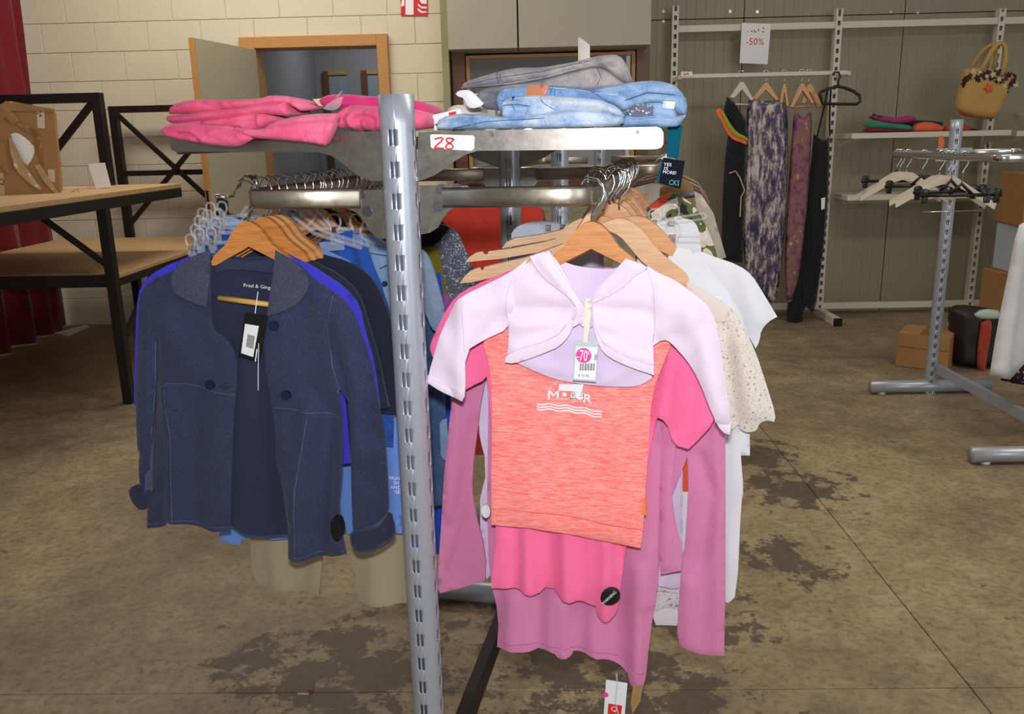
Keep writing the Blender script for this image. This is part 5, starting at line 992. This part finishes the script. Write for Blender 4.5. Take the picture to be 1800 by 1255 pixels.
bd, P = dress('black_dress', 'black dress with neon ruffle shoulder at the left of the wall rail', '1278,170 1290,178 1300,192 1308,206 1312,210 1314,230 1310,330 1306,460 1300,462 1268,456 1270,340 1276,260 1282,225 1270,200', 'blackfab', 6.60, t=.02)
for s, c in (('1256,196 1262,190 1272,198 1278,214 1290,232 1312,244 1310,254 1286,246 1276,234 1268,216', (240, 120, 60)), ('1264,196 1272,200 1280,216 1292,232 1312,242 1312,247 1288,238 1276,222', (150, 170, 60))): sheet('neon_ruffle', s, fabric('neon_%d' % c[0], c), bd, P, .012, .012, .03 if c[0] > 200 else .043, .016)
stroke('belt_cord', '1279,304 1290,300 1298,312 1306,334 1300,345 1298,380', 2.2, bd, P, .05, plain('beige_cord', (190, 164, 130), .8))
d1_, P = dress('maxi_dress', 'long strapless maxi dress with navy and white abstract print', '1313,177 1330,175 1350,178 1370,175 1382,184 1386,220 1384,300 1380,420 1366,520 1358,536 1345,520 1322,505 1306,460 1306,340 1312,250', 'drs1', 6.63)
d2_, P = dress('maxi_dress', 'long plum and cream printed dress next to the dark overalls', '1396,192 1402,200 1412,208 1424,196 1428,200 1424,300 1416,400 1404,490 1392,530 1384,532 1380,500 1380,420 1388,300 1392,240', 'drs2', 6.63, wave=(.08, .014, 0, 2)); sheet('inner_layer', '1386,260 1380,420 1374,500 1366,530 1364,520 1378,420 1382,300', M['drs1'], d2_, P, .015, .02, -.05, .03)
d3_, P = dress('overalls', 'black overalls with thin straps and small white tag', '1430,235 1440,243 1452,246 1458,240 1458,300 1452,400 1440,500 1432,545 1428,548 1416,540 1411,570 1384,573 1382,540 1396,500 1410,400 1424,300', 'blackfab', 6.66, wave=(.09, .012, 0, 1))
stroke('strap', '1434,240 1446,190 1452,160', 3, d3_, P, .03, M['blackfab']); stroke('strap', '1456,240 1456,200 1458,158', 3, d3_, P, .03, M['blackfab']); prism('white_tag', '1440,348 1447,346 1446,366 1440,368', M['paper'], d3_, P, .045, .047)
def far_hanger(label, Y, s, mat, hx, top, bar=None):
    P = PY(Y); h = thing('wooden_hanger', label, 'hanger', P.pt(*P.px(hx, top+40)), 'hangers on the wall rail'); prism('body', s, M[mat], h, P, -.012, .012); tube('hook', [P.pt(*P.px(hx, top+2)), P.pt(*P.px(hx, 142)), P.pt(P.px(hx, 142)[0]+.02, zr+.005, 0), P.pt(P.px(hx, 142)[0]+.012, zr+.03), P.pt(P.px(hx, 142)[0]-.015, zr+.028), P.pt(P.px(hx, 142)[0]-.022, zr)], .003, M['chrome'], h, 6)
    if bar: tube('trouser_bar', [P.pt(*P.px(*bar[0])), P.pt(*P.px(*bar[1]))], .006, M[mat], h, 6)
    return h
far_hanger('white hanger holding the black dress on the wall rail', 6.60, '1283,171 1297,150 1301,144 1306,144 1310,150 1324,175 1319,176 1304,157 1290,172', 'hang_white', 1302, 144, ((1288, 183), (1316, 184)))
far_hanger('wide wooden hanger holding the navy print maxi dress', 6.63, '1322,173 1340,150 1345,145 1350,147 1368,175 1363,176 1345,157 1330,174', 'hang_mid', 1346, 146)
far_hanger('narrow angled wooden hanger between the two printed dresses', 6.63, '1370,180 1376,148 1380,147 1386,186 1382,186 1378,160 1374,182', 'hang_mid', 1378, 147)
far_hanger('wooden hanger holding the plum printed dress', 6.63, '1388,188 1406,148 1410,146 1414,150 1430,180 1426,182 1410,158 1394,188', 'hang_mid', 1409, 147, ((1390, 188), (1430, 186)))
far_hanger('rightmost brown wooden hanger beside the black plastic one', 6.66, '1408,180 1418,150 1422,147 1427,150 1444,186 1436,188 1422,160 1414,182', 'hang_mid', 1421, 147)
P = Plane((W(1472, 160, 6.55).x, 6.55, 0), (1, 0, 0)); bh = thing('black_hanger', 'large black plastic hanger at the right end of the wall rail', 'hanger', P.pt(*P.px(1480, 184)))
q = lambda s: [P.pt(*P.px(*p)) for p in pts(s)]
tube('body', q('1473,152 1455,156 1440,163 1442,168 1446,182 1480,183 1506,183 1512,178 1511,168 1500,160 1484,154'), .011, M['black_plastic'], bh, 8, True); tube('hook', q('1473,154 1473,142 1477,134 1474,127 1467,127 1464,132'), .008, M['black_plastic'], bh, 8)
# straw bag
M['straw'] = heather('woven_straw', (168, 132, 72), (202, 166, 100), (60, 60, 60), 3); PB = PY(6.52)
bg = thing('straw_bag', 'straw tote bag with dark floral trim and orange flower on the upright', 'bag', PB.pt(*PB.px(1720, 205)))
sheet('body', '1692,122 1716,117 1745,121 1785,129 1778,150 1764,178 1752,203 1742,211 1715,208 1690,203 1680,192 1680,178 1686,150', M['straw'], bg, PB, .07, .06, 0, .018)
sheet('base_band', '1680,186 1700,193 1752,201 1742,211 1715,208 1690,203 1681,193', wood('tan_base', (150, 104, 54), (170, 122, 66), (1, 1, 1), .7), bg, PB, .06, .04, .012, .018)
q = lambda s, n=.07: [PB.pt(*PB.px(*p), n) for p in pts(s)]
tube('handle', q('1716,126 1724,110 1734,92 1744,79 1752,77 1758,84 1759,100 1756,118 1751,134'), .017, M['straw'], bg, 8); tube('handle', q('1712,122 1722,104 1736,86 1748,78 1756,84 1757,104 1752,122', -.05), .015, M['straw'], bg, 8)
cols = [plain('trim_black', (30, 26, 30), .8), plain('trim_cream', (200, 186, 150), .8), plain('trim_plum', (72, 36, 66), .8), plain('trim_green', (58, 60, 40), .8)]
random.seed(5)
def flower(c, r, mat, n=.075):
    x, z = PB.px(*c); S = [(x+r*(1 if k % 2 else .55)*math.cos(k*math.pi/5), z+r*(1 if k % 2 else .55)*math.sin(k*math.pi/5)) for k in range(10)]; prism('flower', S, mat, bg, PB, n-.012, n, 0, True)
for i in range(34):
    t_ = i/33; x = 1690+88*t_; y = 124+6*t_+random.uniform(0, 16)+(10 if t_ < .25 or t_ > .75 else 0)*random.random(); flower((x, y), random.uniform(.017, .027), cols[i % 4 if random.random() < .5 else 0], .055+.022*math.sin(math.pi*t_)+.006*random.random())
flower((1773, 135), .03, plain('trim_red', (170, 40, 60), .8), .052); flower((1728, 156), .034, plain('orange_flower', (226, 88, 44), .8), .086); flower((1690, 148), .028, cols[0], .05); flower((1760, 160), .028, cols[0], .065)
# folded clothes on the wall shelf
zs1 = W(1600, 237, 6.55).z+.021
def pile(label, s, c, Y, nm='folded_shirt', n0=.06):
    P = PY(Y); o = sheet(nm, s, fabric('pile_%d_%d_%d' % c, c), None, P, .06, .03, 0, .02, (), None, 1, False, .006, sum(c), .16); return tag(o, label, 'clothing', 'folded clothes on the wall shelf')
pile('dark red folded shirt at the bottom left of the shelf pile', '1521,226 1530,222 1600,226 1604,231 1600,233 1522,233', (130, 34, 60), 6.68); pile('green folded shirt in the middle of the shelf pile', '1524,220 1534,210 1560,216 1598,219 1604,226 1596,230 1560,227 1528,226', (48, 140, 104), 6.66); pile('magenta folded shirt on top of the shelf pile', '1532,204 1542,204 1570,208 1600,201 1611,207 1606,215 1570,219 1545,214', (172, 42, 116), 6.68); pile('black folded shirt behind the magenta one', '1532,208 1534,199 1545,203 1600,210 1640,212 1658,214 1656,224 1600,222 1550,216', (34, 28, 34), 6.72)
pile('bright orange folded top right of the green shirt', '1605,228 1608,218 1622,214 1645,216 1660,224 1656,231 1630,233 1606,232', (226, 104, 68), 6.66); pile('rust orange folded top behind the chrome rack post', '1660,226 1668,217 1690,216 1704,220 1706,231 1662,232', (196, 72, 40), 6.68); pile('dark blue folded top at the right end of the shelf', '1702,228 1712,225 1722,228 1722,234 1702,234', (34, 42, 78), 6.68)
P = PY(6.54); ot = tag(prism('orange_tag', '1650,240 1658,238 1660,252 1655,264 1648,265', plain('neon_orange_tag', (242, 122, 72), .6), None, P, 0, .004), 'small orange tag dangling from the wall shelf edge', 'tag')
# ================================================================== CHROME RACK AT THE RIGHT
XP, YP, YQ = 2.255, 4.70, 3.62
cr = thing('chrome_rack', 'chrome garment rack with slotted grey post at the right', 'rack', (XP, YP, 0))
slotted_pole('upright', (XP, YP, 0), 1.50, .0315, .0527, .95, cr, -math.pi/2-.25); slotted_pole('upright', (XP+.03, YQ, 0), 1.50, .0315, .0527, .95, cr, -math.pi/2)
for y_ in (YP, YQ):
    x_ = XP if y_ == YP else XP+.03; tube('foot', [(x_-.335, y_, .042), (x_+.335, y_, .042)], .036, M['pole'], cr, 16)
    for s in (-.27, .0, .27): tube('foot_pad', [(x_+s, y_, .0), (x_+s, y_, .012)], .022, M['white_plastic'], cr, 10)
obj('base_beam', *barm((XP+.02, YP-.04, .15), (XP+.04, YQ+.04, .15), .03, .05), M['pole'], cr)
zc = W(1600, 270, YP).z
def loopw(sg):
    s = sg; path = [(XP+s*.05, YP)]; R_ = .05; xo = XP+s*.335
    for k in range(7): a = math.pi/2*k/6; path.append((xo-s*R_+s*R_*math.sin(a), YP-R_+R_*math.cos(a)))
    for k in range(7): a = math.pi/2*k/6; path.append((xo-s*R_+s*R_*math.cos(a), YQ+R_-R_*math.sin(a)))
    path.append((XP+.03+s*.05, YQ)); return ribbonm([Vector((x, y, zc)) for x, y in path], .0075, .016)
for s in (-1, 1): obj('hanging_rail', *loopw(s), M['chrome'], cr, True); box('rail_bracket', (XP+s*.06, YP, zc-.01), (.07, .006, .07), M['bracket'], cr)
XH = XP-.335
def chook(h, x, y, z): tube('hook', [Vector((x, y, z)), Vector((x, y, zc-.06)), Vector((x+.018, y, zc-.03)), Vector((x+.022, y, zc)), Vector((x+.012, y, zc+.024)), Vector((x-.006, y, zc+.026)), Vector((x-.02, y, zc+.008))], .0026, M['chrome'], h, 6)
wl_ = ['whitewashed hanger highest at the left end of the chrome rack', 'whitewashed hanger second from the left end of the chrome rack', 'whitewashed hanger in front of the chrome post', 'whitewashed hanger lowest in front of the chrome post']
for i, (y_, yw, lab) in enumerate(((4.56, 38, wl_[0]), (4.48, 34, wl_[1]), (4.12, 36, wl_[2]), (4.04, 30, wl_[3]))):
    a = math.radians(-yw); P = Plane((XH, y_, 0), (math.cos(a), math.sin(a), 0)); h = thing('white_hanger', lab, 'hanger', (XH, y_, zc-.2), 'whitewashed hangers on the chrome rack'); z_ = zc-.085
    for sg in (-1, 1): prism('arm', [(0, z_), (sg*.03, z_-.004), (sg*.07, z_-.03), (sg*.21, z_-.125), (sg*.205, z_-.15), (sg*.06, z_-.055), (0, z_-.035)], M['hang_white'], h, P, -.014, .014, 0, True)
    chook(h, XH, y_, z_)
bl_ = ['black clip hanger at the far left of the chrome rack', 'black clip hanger crossing behind the whitewashed hangers', 'black clip hanger right of the chrome post', 'black clip hanger nearest on the chrome rack']
for i, (y_, yw, lab) in enumerate(((4.60, 10, bl_[0]), (4.30, 4, bl_[1]), (4.0, -4, bl_[2]), (3.9, 8, bl_[3]))):
    a = math.radians(-yw); P = Plane((XH, y_, 0), (math.cos(a), math.sin(a), 0)); h = thing('black_clip_hanger', lab, 'hanger', (XH, y_, zc-.16), 'black clip hangers on the chrome rack'); z_ = zc-.135-.01*i
    tube('bar', [P.pt(-.17, z_), P.pt(.17, z_)], .008, M['black_plastic'], h, 8); tube('neck', [P.pt(-.05, z_), P.pt(0, z_+.05), P.pt(.05, z_)], .008, M['black_plastic'], h, 8); chook(h, XH, y_, z_+.05)
    for s_ in (-.15, .15, .11): sheet('clip', [(s_-.012, z_-.035), (s_+.012, z_-.035), (s_+.014, z_), (s_+.02, z_+.02), (s_+.008, z_+.03), (s_-.008, z_+.03), (s_-.02, z_+.02), (s_-.014, z_)], M['black_plastic'], h, P, .012, .008, .0, .008, local=True)
    if i == 2: tube('wire', [P.pt(-.12, z_-.09), P.pt(.16, z_-.09)], .0025, M['chrome'], h, 6)
# wooden hangers and white garment at the right edge
XG = XP+.335
for i, (y_, lab) in enumerate(((3.86, 'wooden hanger holding the white garment at the right edge'), (3.78, 'nearest wooden hanger at the right edge of the picture'))):
    a = math.radians(-18); P = Plane((XG+.03*i, y_, 0), (math.cos(a), math.sin(a), 0)); h = thing('wooden_hanger', lab, 'hanger', (XG, y_, zc-.2), 'wooden hangers at the right edge'); z_ = zc-.075
    for sg in (-1, 1): prism('arm', [(0, z_), (sg*.04, z_-.008), (sg*.2, z_-.10), (sg*.215, z_-.12), (sg*.2, z_-.125), (sg*.05, z_-.045), (0, z_-.04)], M['hang_mid'], h, P, -.012, .012, 0, True)
    tube('trouser_bar', [P.pt(-.19, z_-.115), P.pt(.19, z_-.115)], .006, M['dowel'], h, 8); chook(h, XG+.03*i, y_, z_)
P = PY(3.86); wg = thing('white_dress', 'white creased dress hanging at the right edge', 'dress', P.pt(*P.px(1790, 668))); sheet('body', '1788,398 1800,390 1860,392 1885,440 1880,640 1840,652 1800,640 1790,650 1776,668 1756,664 1740,660 1752,580 1772,480', M['whitefab'], wg, P, .03, .04, 0, .025, (), (.09, .014, 0, 1))
P = PY(4.25); dd = thing('dotted_dress', 'dark plum dotted dress behind the white one', 'dress', P.pt(*P.px(1800, 690)))
def dots():
    t = NT('dotted_plum'); v = t.n('ShaderNodeTexVoronoi'); v.inputs['Scale'].default_value = 34; v.inputs['Randomness'].default_value = 0; t.l(t.co(), v.inputs['Vector']); t.col(t.ramp(v.outputs['Distance'], [(.22, lin((196, 170, 170))), (.28, lin((46, 22, 34)))])); t.set(Roughness=.9); return t.m
sheet('body', '1790,430 1860,430 1880,560 1880,670 1830,678 1790,676 1758,668 1770,640 1782,560', dots(), dd, P, .025, .04, 0, .03, (), (.1, .012, 0, 2))
# boxes and bag at the back right
def floorbox(label, c, ang, sx, sy, sz, z0=0, nm='cardboard_box', mat='cardboard'):
    a = math.radians(ang); X = Vector((math.cos(a), math.sin(a), 0)); Y = Vector((-math.sin(a), math.cos(a), 0)); c = Vector((c[0], c[1], z0)); t_ = thing(nm, label, 'box', c, 'cardboard boxes at the right')
    o = box('body', c+Vector((0, 0, sz/2+.001)), (sx, sy, sz), M[mat], t_, (X, Y, Vector((0, 0, 1))), .004); box('tape', c+Vector((0, 0, sz+.002)), (.05, sy, .002), M['brown_tape'], t_, (X, Y, Vector((0, 0, 1))), 0); box('flap', c-Y*(sy/2+.003)+Vector((0, 0, sz*.8)), (sx*.98, .004, sz*.38), M['cardboard'], t_, (X, Y, Vector((0, 0, 1))), 0); return t_
k = G(1634, 655); a = math.radians(-28)
floorbox('low cardboard box on the floor behind the chrome post', (k.x+.06, k.y+.20), -34, .30, .28, .22)
floorbox('large cardboard box at the bottom of the stack by the panel wall', (3.62, 6.22), 4, .45, .42, .44); floorbox('pale carton in the middle of the stack by the panel wall', (3.66, 6.22), 0, .42, .4, .34, .442, mat='tag_grey'); floorbox('tall cardboard box topping the stack by the panel wall', (3.64, 6.2), -5, .44, .42, .36, .784)
k = G(1722, 650); M['bagblack'] = plain('black_shopping_bag', (30, 24, 24), .5, 0, .2); bgx = thing('shopping_bag', 'dark shopping bag stuffed with clothes on the floor at the right', 'bag', (k.x+.08, k.y+.12, 0))
prismP = PY(k.y); sheet('bag_body', '1684,545 1700,540 1745,545 1770,552 1768,650 1740,652 1705,650 1686,645', M['bagblack'], bgx, prismP, .10, .05, -.10, .025); sheet('red_garment', '1722,566 1735,560 1742,566 1738,600 1728,655 1714,648 1716,610', fabric('brick_red_cloth', (168, 56, 34)), bgx, prismP, .02, .02, .015, .02); sheet('mint_cloth', '1712,552 1730,542 1756,546 1758,560 1735,562 1716,560', fabric('mint_white_cloth', (176, 196, 182)), bgx, prismP, .03, .02, .0, .015, crumple=.008)
# ================================================================== SMALL THINGS ON THE FLOOR
p = G(548, 1214); L = [(-.013, 0), (-.006, .009), (.004, .010), (.014, .002), (.004, -.006), (-.006, -.007)]
vs = [p+Vector((x*math.cos(.9)-y*math.sin(.9), x*math.sin(.9)+y*math.cos(.9), .004+.006*abs(x)/.014)) for x, y in L]; vs += [v-Vector((0, 0, .0015)) for v in vs]; n = 6
tag(obj('dry_leaf', vs, [list(range(n)), list(range(n, 2*n))[::-1]]+[[i, i+n, (i+1) % n+n, (i+1) % n] for i in range(n)], plain('dry_leaf_brown', (130, 62, 26), .6), None), 'small dry brown leaf on the floor left of the post', 'leaf')
p = G(533, 1222); tag(tube('plastic_fastener', [p+Vector((-.016, 0, .004)), p+Vector((0, .002, .004)), p+Vector((.016, 0, .004))], .003, M['clear'], None, 6), 'tiny clear plastic fastener on the floor beside the dry leaf', 'fastener')
